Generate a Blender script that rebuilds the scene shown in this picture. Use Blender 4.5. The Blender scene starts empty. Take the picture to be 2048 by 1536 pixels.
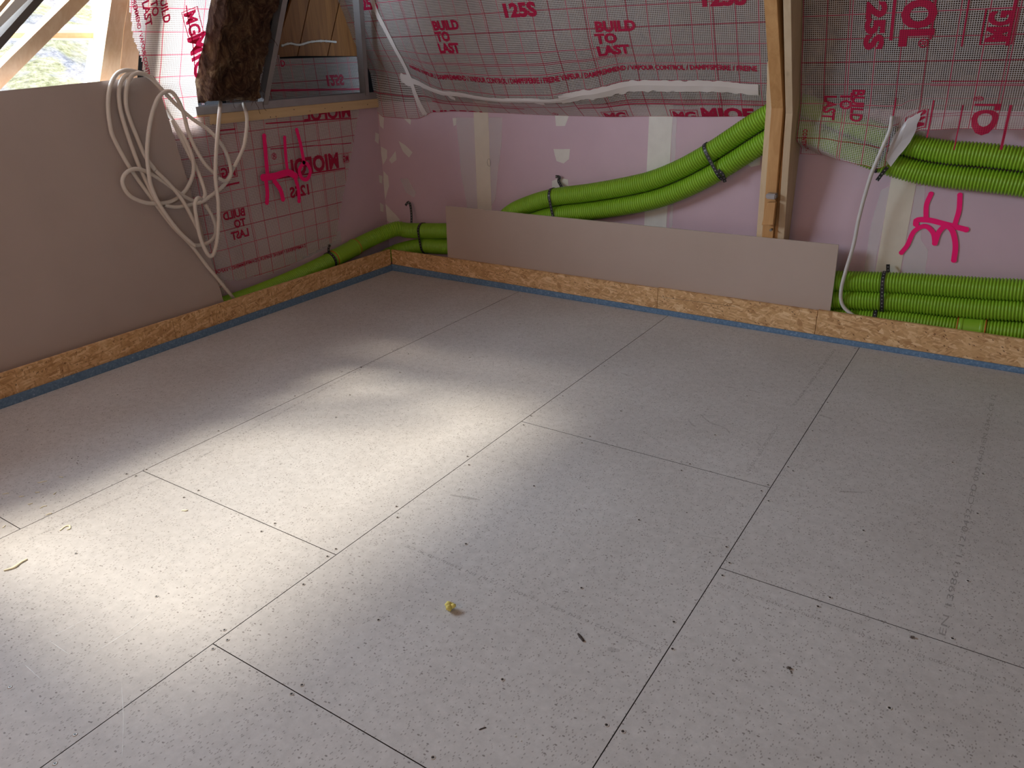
import bpy, bmesh, math, random
from mathutils import Vector, Matrix, noise
random.seed(7)
C = bpy.context.scene.collection
sc = bpy.context.scene

# ------------------------------------------------------------------ camera
ROT = (1.1580342, 0.02472179, 0.57680123)          # euler XYZ
CAM = Vector((3.5383668, -3.8556798, 1.38))
FPX = 1525.3841                                     # focal length for a 2048 px wide frame
cd = bpy.data.cameras.new('camera'); cam = bpy.data.objects.new('camera', cd); C.objects.link(cam)
cam.location = CAM; cam.rotation_euler = ROT
cd.sensor_width = 36; cd.lens = FPX / 2048 * 36; cd.clip_start = 0.02
sc.camera = cam
from mathutils import Euler
RM = Euler(ROT, 'XYZ').to_matrix()

# ------------------------------------------------------------------ light
sc.view_settings.view_transform = 'Standard'; sc.view_settings.look = 'None'
sc.view_settings.gamma = 1; sc.view_settings.use_curve_mapping = False
sc.view_settings.exposure = 0.0
w = bpy.data.worlds.new('world'); sc.world = w; w.use_nodes = True
wn = w.node_tree.nodes; bgn = wn['Background']
bgn.inputs[0].default_value = (0.72, 0.84, 1.0, 1); bgn.inputs[1].default_value = 1.3

def lamp(name, typ, loc, direction, energy, color, **kw):
    l = bpy.data.lights.new(name, typ); o = bpy.data.objects.new(name, l); C.objects.link(o)
    o.location = loc; o.rotation_euler = Vector(direction).to_track_quat('-Z', 'Y').to_euler()
    l.energy = energy; l.color = color
    for k, v in kw.items(): setattr(l, k, v)
    return o
# hazy sun over the leaning board, through the side window
lamp('sun', 'SUN', (-4, -3, 5), (0.87, 0.10, -1), 4.3, (1.0, 0.88, 0.69), angle=math.radians(8.5))
# daylight of the side window, added warm rear fill, inferred cool window behind
lamp('side_window_daylight', 'AREA', (-0.75, -2.55, 1.76), (1, 0.12, -0.10), 190, (0.74, 0.87, 1.0), shape='RECTANGLE', size=2.2, size_y=0.8)
lamp('rear_warm_fill', 'AREA', (1.5, -5.8, 2.15), (-0.12, 1, -0.30), 23, (1.0, 0.55, 0.32), shape='RECTANGLE', size=1.6, size_y=1.0)  # added warm fill that browns the shaded left side, not daylight

lamp('rear_right_window_daylight', 'AREA', (4.5, -5.4, 2.1), (-0.45, 0.8, -0.75), 16, (0.66, 0.84, 1.0), shape='RECTANGLE', size=1.4, size_y=0.9)  # unseen window behind right, inferred from the cool light on the floor

# ------------------------------------------------------------------ pixel / plane helpers
def ray(px, py): return RM @ Vector(((px - 1024) / FPX, -(py - 768) / FPX, -1))
def hit(px, py, p0, n):
    d = ray(px, py); n = Vector(n)
    return CAM + d * ((Vector(p0) - CAM).dot(n) / d.dot(n))
def onx(px, py, x): return hit(px, py, (x, 0, 0), (1, 0, 0))
def ony(px, py, y): return hit(px, py, (0, y, 0), (0, 1, 0))
def onz(px, py, z=0.0): return hit(px, py, (0, 0, z), (0, 0, 1))
def proj(p):
    c = RM.transposed() @ (Vector(p) - CAM)
    return 1024 + FPX * c.x / -c.z, 768 - FPX * c.y / -c.z
XW, YW = -0.165, 0.17          # faces of the left wall and of the back wall

# ------------------------------------------------------------------ materials
class NT:
    def __init__(s, name):
        s.m = bpy.data.materials.new(name); s.m.use_nodes = True
        s.t = s.m.node_tree; s.n = s.t.nodes; s.l = s.t.links
        s.b = s.n['Principled BSDF']; s.out = s.n['Material Output']
    def add(s, typ, **kw):
        n = s.n.new(typ)
        for k, v in kw.items(): setattr(n, k, v)
        return n
    def link(s, a, b): s.l.new(a, b)
    def val(s, sock, v):
        if hasattr(v, 'is_output') or isinstance(v, bpy.types.NodeSocket): s.link(v, sock)
        else: sock.default_value = v
    def math(s, op, a, b=0.0, c=None):
        n = s.add('ShaderNodeMath', operation=op); s.val(n.inputs[0], a); s.val(n.inputs[1], b)
        if c is not None: s.val(n.inputs[2], c)
        return n.outputs[0]
    def mix(s, f, a, b):
        n = s.add('ShaderNodeMix', data_type='RGBA'); s.val(n.inputs[0], f)
        s.val(n.inputs[6], a if not isinstance(a, tuple) else a + (1,) * (4 - len(a)))
        s.val(n.inputs[7], b if not isinstance(b, tuple) else b + (1,) * (4 - len(b)))
        return n.outputs[2]
    def coord(s, kind='Object', scale=(1, 1, 1), rot=(0, 0, 0)):
        t = s.add('ShaderNodeTexCoord'); m = s.add('ShaderNodeMapping')
        m.inputs['Scale'].default_value = scale; m.inputs['Rotation'].default_value = rot
        s.link(t.outputs[kind], m.inputs[0]); return m.outputs[0]
    def noise(s, vec, scale, detail=4, rough=0.55, dist=0.0):
        n = s.add('ShaderNodeTexNoise'); s.link(vec, n.inputs['Vector'])
        n.inputs['Scale'].default_value = scale; n.inputs['Detail'].default_value = detail
        n.inputs['Roughness'].default_value = rough; n.inputs['Distortion'].default_value = dist
        return n.outputs[0]
    def ramp(s, f, stops):
        n = s.add('ShaderNodeValToRGB'); s.link(f, n.inputs[0]); e = n.color_ramp.elements
        while len(e) < len(stops): e.new(0.5)
        for i, (p, c) in enumerate(stops):
            e[i].position = p; e[i].color = (c if isinstance(c, tuple) else (c, c, c)) + (1,)
        return n.outputs[0]
    def bump(s, h, strength=0.3, dist=0.01):
        n = s.add('ShaderNodeBump'); n.inputs['Strength'].default_value = strength
        n.inputs['Distance'].default_value = dist; s.link(h, n.inputs['Height']); s.link(n.outputs[0], s.b.inputs['Normal'])
    def base(s, c, rough=0.6, spec=0.4, metal=0.0):
        s.val(s.b.inputs['Base Color'], c if not isinstance(c, tuple) else c + (1,) * (4 - len(c)))
        s.val(s.b.inputs['Roughness'], rough); s.b.inputs['Specular IOR Level'].default_value = spec
        s.b.inputs['Metallic'].default_value = metal; return s.m

def plain(name, c, rough=0.6, spec=0.4, metal=0.0, var=0.12, scale=14, bump=0.0):
    t = NT(name); v = t.coord(); n = t.noise(v, scale, 5)
    f = t.ramp(n, [(0.3, 0.0), (0.7, 1.0)])
    t.base(t.mix(f, tuple(x * (1 - var) for x in c), tuple(min(1, x * (1 + var)) for x in c)), rough, spec, metal)
    if bump: t.bump(t.noise(v, scale * 8, 4), bump, 0.004)
    return t.m

def m_floor():
    t = NT('cement_board_floor'); v = t.coord()
    big = t.noise(v, 1.7, 5, 0.6); f = t.ramp(big, [(0.35, (0.530, 0.515, 0.510)), (0.65, (0.590, 0.580, 0.580))])
    mid = t.ramp(t.noise(v, 34, 5, 0.7), [(0.3, 0.87), (0.7, 1.06)])
    mul = t.add('ShaderNodeMix', data_type='RGBA', blend_type='MULTIPLY'); mul.inputs[0].default_value = 1
    t.link(f, mul.inputs[6]); t.link(mid, mul.inputs[7])
    vo = t.add('ShaderNodeTexVoronoi'); mp = t.coord(scale=(1, 0.55, 1), rot=(0, 0, 0.6)); t.link(mp, vo.inputs['Vector']); vo.inputs['Scale'].default_value = 230
    sep = t.add('ShaderNodeSeparateColor'); t.link(vo.outputs['Color'], sep.inputs[0])
    thr = t.math('MULTIPLY', t.math('GREATER_THAN', sep.outputs[0], 0.74), 0.38)
    fl = t.math('LESS_THAN', vo.outputs['Distance'], thr)
    vo2 = t.add('ShaderNodeTexVoronoi'); mp2 = t.coord(scale=(0.6, 1, 1), rot=(0, 0, -0.5)); t.link(mp2, vo2.inputs['Vector']); vo2.inputs['Scale'].default_value = 120
    sep2 = t.add('ShaderNodeSeparateColor'); t.link(vo2.outputs['Color'], sep2.inputs[0])
    fl2 = t.math('LESS_THAN', vo2.outputs['Distance'], t.math('MULTIPLY', t.math('GREATER_THAN', sep2.outputs[1], 0.93), 0.26))
    fac = t.math('MAXIMUM', t.math('MULTIPLY', fl, 0.50), t.math('MULTIPLY', fl2, 0.75))
    smudge = t.math('MULTIPLY', t.ramp(t.noise(t.coord(scale=(1, 3, 1), rot=(0, 0, 0.4)), 2.6, 6, 0.7, 0.6), [(0.60, 0.0), (0.75, 1.0)]), 0.16)
    c1 = t.mix(smudge, mul.outputs[2], (0.33, 0.315, 0.31))
    t.base(t.mix(fac, c1, (0.17, 0.15, 0.14)), 0.62, 0.35)
    t.bump(t.noise(v, 160, 4), 0.10, 0.003); return t.m

def m_osb():
    t = NT('oriented_strand_board'); tc = t.add('ShaderNodeTexCoord')
    cols = None; v0 = tc.outputs['Object']
    nn = t.add('ShaderNodeTexNoise'); nn.inputs['Scale'].default_value = 7; t.link(v0, nn.inputs['Vector'])
    base = t.ramp(nn.outputs[0], [(0.3, (0.43, 0.245, 0.105)), (0.55, (0.56, 0.345, 0.165)), (0.75, (0.65, 0.43, 0.23))])
    out = base
    for i, (ang, s) in enumerate(((0.5, 34), (-0.7, 40), (1.3, 32), (0.15, 26))):
        mp = t.add('ShaderNodeMapping', vector_type='TEXTURE'); t.link(v0, mp.inputs[0])
        mp.inputs['Rotation'].default_value = (ang, ang, 0.0); mp.inputs['Scale'].default_value = (1, 1, 0.2) if i % 2 else (1, 1, 0.26)
        mp.inputs['Location'].default_value = (i * 3.1, i, 0)
        vo = t.add('ShaderNodeTexVoronoi'); vo.inputs['Scale'].default_value = s; t.link(mp.outputs[0], vo.inputs['Vector'])
        sp = t.add('ShaderNodeSeparateColor'); t.link(vo.outputs['Color'], sp.inputs[0])
        sel = t.math('MULTIPLY', t.math('GREATER_THAN', sp.outputs[0], 0.62), 0.75)
        cr = t.ramp(sp.outputs[1], [(0.0, (0.36, 0.19, 0.08)), (0.35, (0.53, 0.32, 0.15)), (0.8, (0.66, 0.44, 0.23)), (1.0, (0.76, 0.57, 0.34))])
        out = t.mix(sel, out, cr)
    fl = t.add('ShaderNodeTexVoronoi'); fl.inputs['Scale'].default_value = 60
    mp = t.add('ShaderNodeMapping', vector_type='TEXTURE'); mp.inputs['Scale'].default_value = (1, 1, 0.3); mp.inputs['Rotation'].default_value = (0.8, 0.6, 0); t.link(v0, mp.inputs[0]); t.link(mp.outputs[0], fl.inputs['Vector'])
    sp = t.add('ShaderNodeSeparateColor'); t.link(fl.outputs['Color'], sp.inputs[0])
    dk = t.math('LESS_THAN', fl.outputs['Distance'], t.math('MULTIPLY', t.math('GREATER_THAN', sp.outputs[0], 0.93), 0.35))
    g = t.add('ShaderNodeMix', data_type='RGBA', blend_type='MULTIPLY'); g.inputs[0].default_value = 1; t.link(out, g.inputs[6]); g.inputs[7].default_value = (1.22, 1.22, 1.22, 1)
    t.base(t.mix(t.math('MULTIPLY', dk, 0.8), g.outputs[2], (0.12, 0.05, 0.02)), 0.6, 0.35); return t.m

def m_wood(name, c1, c2, axis=2, scale=1.0, knots=True):
    t = NT(name); s = [26, 26, 26]; s[axis] = 1.6
    v = t.coord(scale=tuple(x * scale for x in s)); n = t.noise(v, 1.0, 6, 0.6, 0.7)
    c = t.ramp(n, [(0.30, c1), (0.52, tuple((a + b) / 2 for a, b in zip(c1, c2))), (0.72, c2)])
    if knots:
        s2 = [7, 7, 7]; s2[axis] = 3
        vo = t.add('ShaderNodeTexVoronoi'); t.link(t.coord(scale=tuple(s2)), vo.inputs['Vector']); vo.inputs['Scale'].default_value = 1.1
        k = t.ramp(vo.outputs['Distance'], [(0.05, 1.0), (0.13, 0.0)])
        sp = t.add('ShaderNodeSeparateColor'); t.link(vo.outputs['Color'], sp.inputs[0])
        k = t.math('MULTIPLY', k, t.math('MULTIPLY', t.math('GREATER_THAN', sp.outputs[0], 0.6), 0.8))
        c = t.mix(k, c, tuple(x * 0.3 for x in c1))
    t.base(c, 0.6, 0.35); t.bump(n, 0.12, 0.003); return t.m

def uvgrid(t, pitch=0.0085, w=0.00120):
    uv = t.add('ShaderNodeUVMap'); uv.uv_map = 'UVMap'
    sp = t.add('ShaderNodeSeparateXYZ'); t.link(uv.outputs[0], sp.inputs[0])
    u, v = sp.outputs[0], sp.outputs[1]
    g = [t.math('LESS_THAN', t.math('PINGPONG', a, pitch / 2), w) for a in (u, v)]
    return uv, u, v, t.math('MAXIMUM', *g)

def m_foil(name='printed_vapour_foil', film=0.55, thread=(0.88, 0.83, 0.81), filmc=(0.42, 0.36, 0.355), grid=True, tl=0.38):
    t = NT(name); uv, u, v, th = uvgrid(t)
    if grid:
        r = [t.math('LESS_THAN', t.math('PINGPONG', a, 0.05), 0.0017) for a in (u, v)]
        r.append(t.math('LESS_THAN', t.math('PINGPONG', t.math('ADD', u, 0.012), 0.3), 0.0015))
        red = t.math('MAXIMUM', t.math('MAXIMUM', r[0], r[1]), r[2])
    else: red = 0.0
    nz = t.ramp(t.noise(uv.outputs[0], 3.5, 5, 0.6, 0.8), [(0.35, 0.0), (0.7, 1.0)])
    fc = t.mix(nz, filmc, tuple(min(1, x * 1.35) for x in filmc))
    col = t.mix(th, fc, thread)
    col = t.mix(t.math('MULTIPLY', red, 0.92), col, (0.58, 0.015, 0.08))
    t.base(col, 0.38, 0.45)
    t.bump(th, 0.25, 0.002)
    tr = t.add('ShaderNodeBsdfTranslucent'); t.link(col, tr.inputs[0])
    m1 = t.add('ShaderNodeMixShader'); m1.inputs[0].default_value = tl; t.link(t.b.outputs[0], m1.inputs[1]); t.link(tr.outputs[0], m1.inputs[2])
    tp = t.add('ShaderNodeBsdfTransparent'); tp.inputs[0].default_value = (0.95, 0.92, 0.92, 1)
    m2 = t.add('ShaderNodeMixShader')
    t.link(t.math('MAXIMUM', t.math('MAXIMUM', t.math('MULTIPLY', th, 0.93), film), t.math('MULTIPLY', red, 0.95)), m2.inputs[0])
    t.link(tp.outputs[0], m2.inputs[1]); t.link(m1.outputs[0], m2.inputs[2]); t.link(m2.outputs[0], t.out.inputs[0])
    return t.m

def m_ink():
    t = NT('red_foil_print'); uv, u, v, th = uvgrid(t)
    col = t.mix(th, (0.42, 0.010, 0.055), (0.66, 0.02, 0.10))
    t.base(col, 0.45, 0.4)
    tr = t.add('ShaderNodeBsdfTranslucent'); t.link(col, tr.inputs[0])
    m1 = t.add('ShaderNodeMixShader'); m1.inputs[0].default_value = 0.35; t.link(t.b.outputs[0], m1.inputs[1]); t.link(tr.outputs[0], m1.inputs[2])
    t.link(m1.outputs[0], t.out.inputs[0]); return t.m

def m_spray():
    t = NT('neon_pink_spray_paint'); return t.base((1.0, 0.008, 0.19), 0.5, 0.3)

def m_wool():
    t = NT('brown_mineral_wool'); v = t.coord(scale=(1, 1, 0.55))
    n = t.noise(v, 11, 8, 0.72, 1.4)
    c = t.ramp(n, [(0.32, (0.040, 0.020, 0.016)), (0.47, (0.12, 0.065, 0.045)), (0.58, (0.25, 0.155, 0.09)), (0.72, (0.46, 0.34, 0.20))])
    t.base(c, 0.95, 0.1); t.bump(t.noise(v, 40, 8, 0.8, 1.5), 0.9, 0.03); return t.m

def m_plaster(name, c, c2):
    t = NT(name); v = t.coord(); f = t.ramp(t.noise(v, 2.2, 5, 0.6), [(0.3, 0.0), (0.7, 1.0)])
    t.base(t.mix(f, c, c2), 0.72, 0.3); t.bump(t.noise(v, 260, 3), 0.05, 0.002); return t.m

def m_foam():
    t = NT('blue_edge_foam'); v = t.coord(); n = t.noise(v, 110, 3, 0.6)
    t.base(t.ramp(n, [(0.35, (0.11, 0.20, 0.33)), (0.62, (0.17, 0.29, 0.45)), (0.75, (0.42, 0.52, 0.66))]), 0.6, 0.35)
    t.bump(n, 0.35, 0.004); return t.m

def m_duct():
    t = NT('green_corrugated_plastic'); v = t.coord(); n = t.noise(v, 3, 3)
    t.base(t.ramp(n, [(0.3, (0.21, 0.42, 0.02)), (0.7, (0.27, 0.50, 0.03))]), 0.42, 0.45); return t.m

def m_strap():
    t = NT('black_perforated_strap'); uv = t.add('ShaderNodeUVMap'); uv.uv_map = 'UVMap'
    sp = t.add('ShaderNodeSeparateXYZ'); t.link(uv.outputs[0], sp.inputs[0])
    a = t.math('SUBTRACT', t.math('PINGPONG', sp.outputs[0], 0.009), 0.0)
    d = t.math('SQRT', t.math('ADD', t.math('POWER', a, 2.0), t.math('POWER', sp.outputs[1], 2.0)))
    t.base(t.mix(t.math('LESS_THAN', d, 0.0026), (0.018, 0.018, 0.020), (0.33, 0.34, 0.33)), 0.45, 0.5); return t.m

def m_glass():
    t = NT('dusty_window_glass'); t.base((0.9, 0.92, 0.94), 0.08, 0.5)
    tp = t.add('ShaderNodeBsdfTransparent'); m = t.add('ShaderNodeMixShader')
    n = t.ramp(t.noise(t.coord(), 6, 6, 0.7), [(0.35, 0.03), (0.75, 0.16)])
    t.link(n, m.inputs[0]); t.link(tp.outputs[0], m.inputs[1]); t.link(t.b.outputs[0], m.inputs[2]); t.link(m.outputs[0], t.out.inputs[0]); return t.m

def m_ground():
    t = NT('garden_bank'); v = t.coord(); n = t.noise(v, 1.1, 3, 0.5); n2 = t.noise(t.coord(scale=(1, 1, 0.6)), 9, 9, 0.85)
    g = t.ramp(n2, [(0.36, (0.03, 0.045, 0.02)), (0.45, (0.26, 0.30, 0.10)), (0.55, (0.58, 0.58, 0.36)), (0.68, (0.9, 0.88, 0.8))])
    s = t.ramp(t.noise(t.coord(), 12, 9, 0.85), [(0.38, (0.05, 0.06, 0.09)), (0.45, (0.24, 0.28, 0.36)), (0.55, (0.50, 0.52, 0.60)), (0.68, (0.95, 0.9, 0.86))])
    t.base(t.mix(t.ramp(n, [(0.46, 0.0), (0.54, 1.0)]), g, s), 0.9, 0.1); return t.m

def m_tape(name, alpha=0.9, c=(0.72, 0.66, 0.64)):
    t = NT(name); t.base(c, 0.35, 0.5); t.bump(t.noise(t.coord(), 30, 4), 0.2, 0.004)
    tp = t.add('ShaderNodeBsdfTransparent'); m = t.add('ShaderNodeMixShader'); m.inputs[0].default_value = alpha
    t.link(tp.outputs[0], m.inputs[1]); t.link(t.b.outputs[0], m.inputs[2]); t.link(m.outputs[0], t.out.inputs[0]); return t.m

M = dict(
    floor=m_floor(), osb=m_osb(), foam=m_foam(), duct=m_duct(), strap=m_strap(), wool=m_wool(), ink=m_ink(), spray=m_spray(),
    foil=m_foil(film=0.33), foil_clear=m_foil('hemmed_vapour_foil', 0.52, filmc=(0.50, 0.43, 0.42)), foil_sun=m_foil('sun_lightened_vapour_foil', 0.45, thread=(0.9, 0.84, 0.82), filmc=(0.66, 0.58, 0.56), tl=0.62), foil_thin=m_foil('thin_vapour_foil', 0.06), glass=m_glass(), ground=m_ground(),  # foil_sun: same foil with its film colour lightened to look sunlit
    pink=m_plaster('pink_plasterboard', (0.57, 0.42, 0.49), (0.63, 0.465, 0.535)),
    grey=m_plaster('grey_plasterboard_face', (0.44, 0.365, 0.335), (0.48, 0.40, 0.37)),
    tan=m_plaster('tan_plasterboard_face', (0.46, 0.365, 0.31), (0.50, 0.40, 0.345)),
    core=plain('gypsum_core', (0.66, 0.60, 0.53), 0.9, 0.1),
    filler=plain('joint_filler', (0.72, 0.70, 0.655), 0.8, 0.2, var=0.05),
    filler_thin=m_tape('thin_filler_smear', 0.38, (0.86, 0.80, 0.82)),
    beige=plain('joint_tape', (0.70, 0.64, 0.545), 0.7, 0.25, var=0.03),
    orange_wood=m_wood('orange_spruce', (0.46, 0.235, 0.085), (0.62, 0.355, 0.15)),
    pale_wood=m_wood('pale_spruce', (0.60, 0.45, 0.28), (0.72, 0.57, 0.385)),
    beige_wood=m_wood('beige_spruce', (0.50, 0.375, 0.24), (0.60, 0.465, 0.315)),
    lightened_wood=m_wood('sun_lightened_spruce', (0.76, 0.50, 0.28), (0.90, 0.68, 0.45)),  # spruce colour raised so the backlit window timbers look sunlit
    rail_wood=m_wood('rail_spruce', (0.62, 0.44, 0.245), (0.72, 0.53, 0.31), axis=1),
    plank=m_wood('old_orange_boards', (0.17, 0.060, 0.012), (0.36, 0.150, 0.036)),
    metal=plain('galvanised_steel', (0.38, 0.37, 0.385), 0.42, 0.5, 0.55, var=0.08),
    dark_bar=plain('weathered_grey_bar', (0.13, 0.115, 0.105), 0.7, 0.3),
    white=plain('white_window_paint', (0.82, 0.83, 0.83), 0.4, 0.5, var=0.03),
    conduit=plain('white_plastic_conduit', (0.70, 0.64, 0.58), 0.42, 0.45, var=0.04),
    cable=plain('pale_grey_cable_sheath', (0.60, 0.58, 0.56), 0.45, 0.45, var=0.04),
    tape=m_tape('white_adhesive_tape', 0.93), tape_clear=m_tape('frosted_adhesive_tape', 0.80, (0.66, 0.64, 0.66)),
    orange_ring=plain('orange_seal', (0.55, 0.12, 0.02), 0.5),
    dark=plain('shade_black', (0.02, 0.02, 0.022), 0.9, 0.1),  # near-black standing in for shade in the niche and screw slots
    rim=plain('burst_board_rim', (0.62, 0.59, 0.57), 0.8, 0.2), screw=plain('screw_metal', (0.22, 0.21, 0.20), 0.4, 0.5, 0.6),
    yellow=plain('yellow_pu_foam', (0.74, 0.66, 0.20), 0.75, 0.2, var=0.2, scale=60), cream=plain('cream_pu_foam', (0.88, 0.83, 0.62), 0.75, 0.2, var=0.12, scale=60),
    chip=plain('dark_wood_chip', (0.05, 0.035, 0.03), 0.7), crumb=plain('grey_crumb', (0.13, 0.11, 0.10), 0.9),
    stampink=m_tape('faded_grey_stamp', 0.30, (0.16, 0.15, 0.15)), scratch=m_tape('pale_scuff', 0.45, (0.80, 0.78, 0.75)),
    scuff=m_tape('dark_scuff', 0.16, (0.10, 0.09, 0.09)), pen=plain('pencil', (0.10, 0.09, 0.09), 0.8),
    shell=m_wood('warm_wood_lining', (0.40, 0.25, 0.14), (0.50, 0.33, 0.20), axis=1), subfloor=plain('subfloor_gap', (0.05, 0.04, 0.035), 0.9),
)

# ------------------------------------------------------------------ mesh helpers
def obj(name, bm, mats, parent=None, smooth=False, origin=None, autos=None):
    """bm is in world coordinates; the object's origin goes to the base of its bounds"""
    me = bpy.data.meshes.new(name)
    vs = [v.co for v in bm.verts]
    if origin is None:
        lo = Vector([min(v[i] for v in vs) for i in range(3)]); hi = Vector([max(v[i] for v in vs) for i in range(3)])
        origin = Vector(((lo.x + hi.x) / 2, (lo.y + hi.y) / 2, lo.z))
    origin = Vector(origin)
    for v in bm.verts: v.co -= origin
    bm.to_mesh(me); bm.free()
    for m in (mats if isinstance(mats, (list, tuple)) else [mats]): me.materials.append(M[m] if isinstance(m, str) else m)
    if smooth:
        for p in me.polygons: p.use_smooth = True
    o = bpy.data.objects.new(name, me); C.objects.link(o)
    if parent:
        o.parent = parent; o.location = origin - parent.location
        par = parent
        while par.parent: par = par.parent; o.location -= par.location
    else: o.location = origin
    return o
def wloc(o):
    p = Vector(o.location)
    while o.parent: o = o.parent; p += o.location
    return p
def child(name, bm, mats, parent, smooth=False):
    o = obj(name, bm, mats, None, smooth); wl = Vector(o.location); o.parent = parent; o.location = wl - wloc(parent); return o
def tag(o, label, cat, group=None, kind=None):
    if label: o['label'] = label
    if cat: o['category'] = cat
    if group: o['group'] = group
    if kind: o['kind'] = kind
    return o
def struct(o): o['kind'] = 'structure'; return o
def empty(name, loc):
    o = bpy.data.objects.new(name, None); C.objects.link(o); o.location = loc; o.empty_display_size = 0.05; return o

def box(bm, lo, hi, mi=0, bevel=0.0):
    g = bmesh.ops.create_cube(bm, size=1)['verts']; lo = Vector(lo); hi = Vector(hi)
    for v in g: v.co = Vector([(lo[i] + hi[i]) / 2 + v.co[i] * (hi[i] - lo[i]) for i in range(3)])
    fs = {f for v in g for f in v.link_faces}
    for f in fs: f.material_index = mi
    if bevel: bmesh.ops.bevel(bm, geom=list({e for v in g for e in v.link_edges}), offset=bevel, segments=2, affect='EDGES')
    return g
def prism(bm, pts, off, mi=0):
    """closed polygon pts extruded by vector off"""
    off = Vector(off); a = [bm.verts.new(Vector(p)) for p in pts]; b = [bm.verts.new(Vector(p) + off) for p in pts]
    n = len(a); fs = [bm.faces.new(a), bm.faces.new(b[::-1])]
    for i in range(n): fs.append(bm.faces.new((a[i], b[i], b[(i + 1) % n], a[(i + 1) % n])))
    for f in fs: f.material_index = mi
    bmesh.ops.recalc_face_normals(bm, faces=fs)
    return fs
def newbm(): return bmesh.new()
def getuv(bm): return bm.loops.layers.uv.get('UVMap') or bm.loops.layers.uv.new('UVMap')
def catmull(P, n=12):
    P = [Vector(p) for p in P]; Q = [2 * P[0] - P[1]] + P + [2 * P[-1] - P[-2]]; out = []
    for i in range(1, len(Q) - 2):
        a, b, c, d = Q[i - 1:i + 3]
        for k in range(n):
            t = k / n
            out.append(0.5 * ((2 * b) + (c - a) * t + (2 * a - 5 * b + 4 * c - d) * t * t + (3 * b - a - 3 * c + d) * t ** 3))
    out.append(P[-1]); return out
def resample(P, step):
    L = [0]
    for a, b in zip(P, P[1:]): L.append(L[-1] + (b - a).length)
    n = max(2, int(round(L[-1] / step))); out = []; j = 0
    for i in range(n + 1):
        s = L[-1] * i / n
        while j < len(L) - 2 and L[j + 1] < s: j += 1
        d = L[j + 1] - L[j]; t = 0 if d == 0 else (s - L[j]) / d
        out.append(P[j].lerp(P[j + 1], t))
    return out
def frames(P, up=Vector((0, 0, 1))):
    F = []; nrm = None
    for i, p in enumerate(P):
        t = (P[min(i + 1, len(P) - 1)] - P[max(i - 1, 0)]).normalized()
        if nrm is None:
            nrm = up - t * up.dot(t)
            if nrm.length < 1e-3: nrm = Vector((0, 1, 0)) - t * t.y
        nrm = (nrm - t * nrm.dot(t)).normalized(); F.append((p, t, nrm, t.cross(nrm)))
    return F
def sweep(bm, P, rad, seg=12, cap=True, mi=0, uvl=None):
    rings = []
    for i, (p, t, a, b) in enumerate(frames(P)):
        r = rad(i) if callable(rad) else rad
        rings.append([bm.verts.new(p + (a * math.cos(2 * math.pi * k / seg) + b * math.sin(2 * math.pi * k / seg)) * r) for k in range(seg)])
    for A, B in zip(rings, rings[1:]):
        for k in range(seg):
            f = bm.faces.new((A[k], A[(k + 1) % seg], B[(k + 1) % seg], B[k])); f.material_index = mi; f.smooth = True
    if cap:
        bm.faces.new(rings[0][::-1]).material_index = mi; bm.faces.new(rings[-1]).material_index = mi
def ribbon(bm, P, nrm, width, thick=0.0012, mi=0):
    """flat band along P; nrm(i) its outward normal; uv = (length, across)"""
    uvl = getuv(bm); L = 0; rows = []
    for i, p in enumerate(P):
        if i: L += (P[i] - P[i - 1]).length
        t = (P[min(i + 1, len(P) - 1)] - P[max(i - 1, 0)]).normalized(); n = nrm(i); n = (n - t * n.dot(t)).normalized(); s = t.cross(n) * width / 2
        rows.append(([bm.verts.new(q) for q in (p - s, p + s, p + s + n * thick, p - s + n * thick)], L))
    for (A, la), (B, lb) in zip(rows, rows[1:]):
        for k in range(4):
            f = bm.faces.new((A[k], A[(k + 1) % 4], B[(k + 1) % 4], B[k])); f.material_index = mi
            sd = {0: -width / 2, 1: width / 2, 2: width / 2, 3: -width / 2}
            for lp, (l, kk) in zip(f.loops, ((la, k), (la, (k + 1) % 4), (lb, (k + 1) % 4), (lb, k))): lp[uvl].uv = (l, sd[kk])
    bm.faces.new(rows[0][0][::-1]); bm.faces.new(rows[-1][0])

# ------------------------------------------------------------------ setting: floor
bm = newbm(); GAP = 0.0013; T = 0.018
def cuts(x0, x1, ys):
    ys = sorted(ys)
    for a, b in zip(ys, ys[1:]):
        g = box(bm, (x0 + GAP, a + GAP, -T), (x1 - GAP, b - GAP, 0), 0)
        for f in {f for v in g for f in v.link_faces}:
            if abs(f.normal.z) < 0.5: f.material_index = 1
cuts(0.0, 1.046, [-6.0, -4.52, -3.005, -0.002])
cuts(1.046, 2.030, [-6.0, -4.07, -2.572, -0.002])
cuts(2.030, 3.030, [-6.0, -4.52, -3.012, -1.530, -0.002])
cuts(3.030, 5.200, [-6.0, -3.54, -2.040, -0.002])
box(bm, (-0.165, -6.0, -0.06), (5.2, 0.17, -T), 1)
floor = struct(obj('floor', bm, ['floor', 'subfloor'], origin=(0, 0, 0)))

# walls
bm = newbm(); box(bm, (XW, YW, -0.02), (5.2, YW + 0.0125, 1.09)); wall_back = struct(obj('wall_back', bm, 'pink'))
bm = newbm(); box(bm, (XW - 0.0125, -6.0, -0.02), (XW, YW, 1.06)); wall_left = struct(obj('wall_left', bm, 'pink'))
bm = newbm(); box(bm, (5.2, -6.0, -0.02), (5.3, YW, 2.5)); struct(obj('wall_right', bm, 'shell'))
bm = newbm(); box(bm, (-0.165, -6.1, -0.02), (5.2, -6.0, 2.5)); struct(obj('wall_front', bm, 'shell'))

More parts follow.
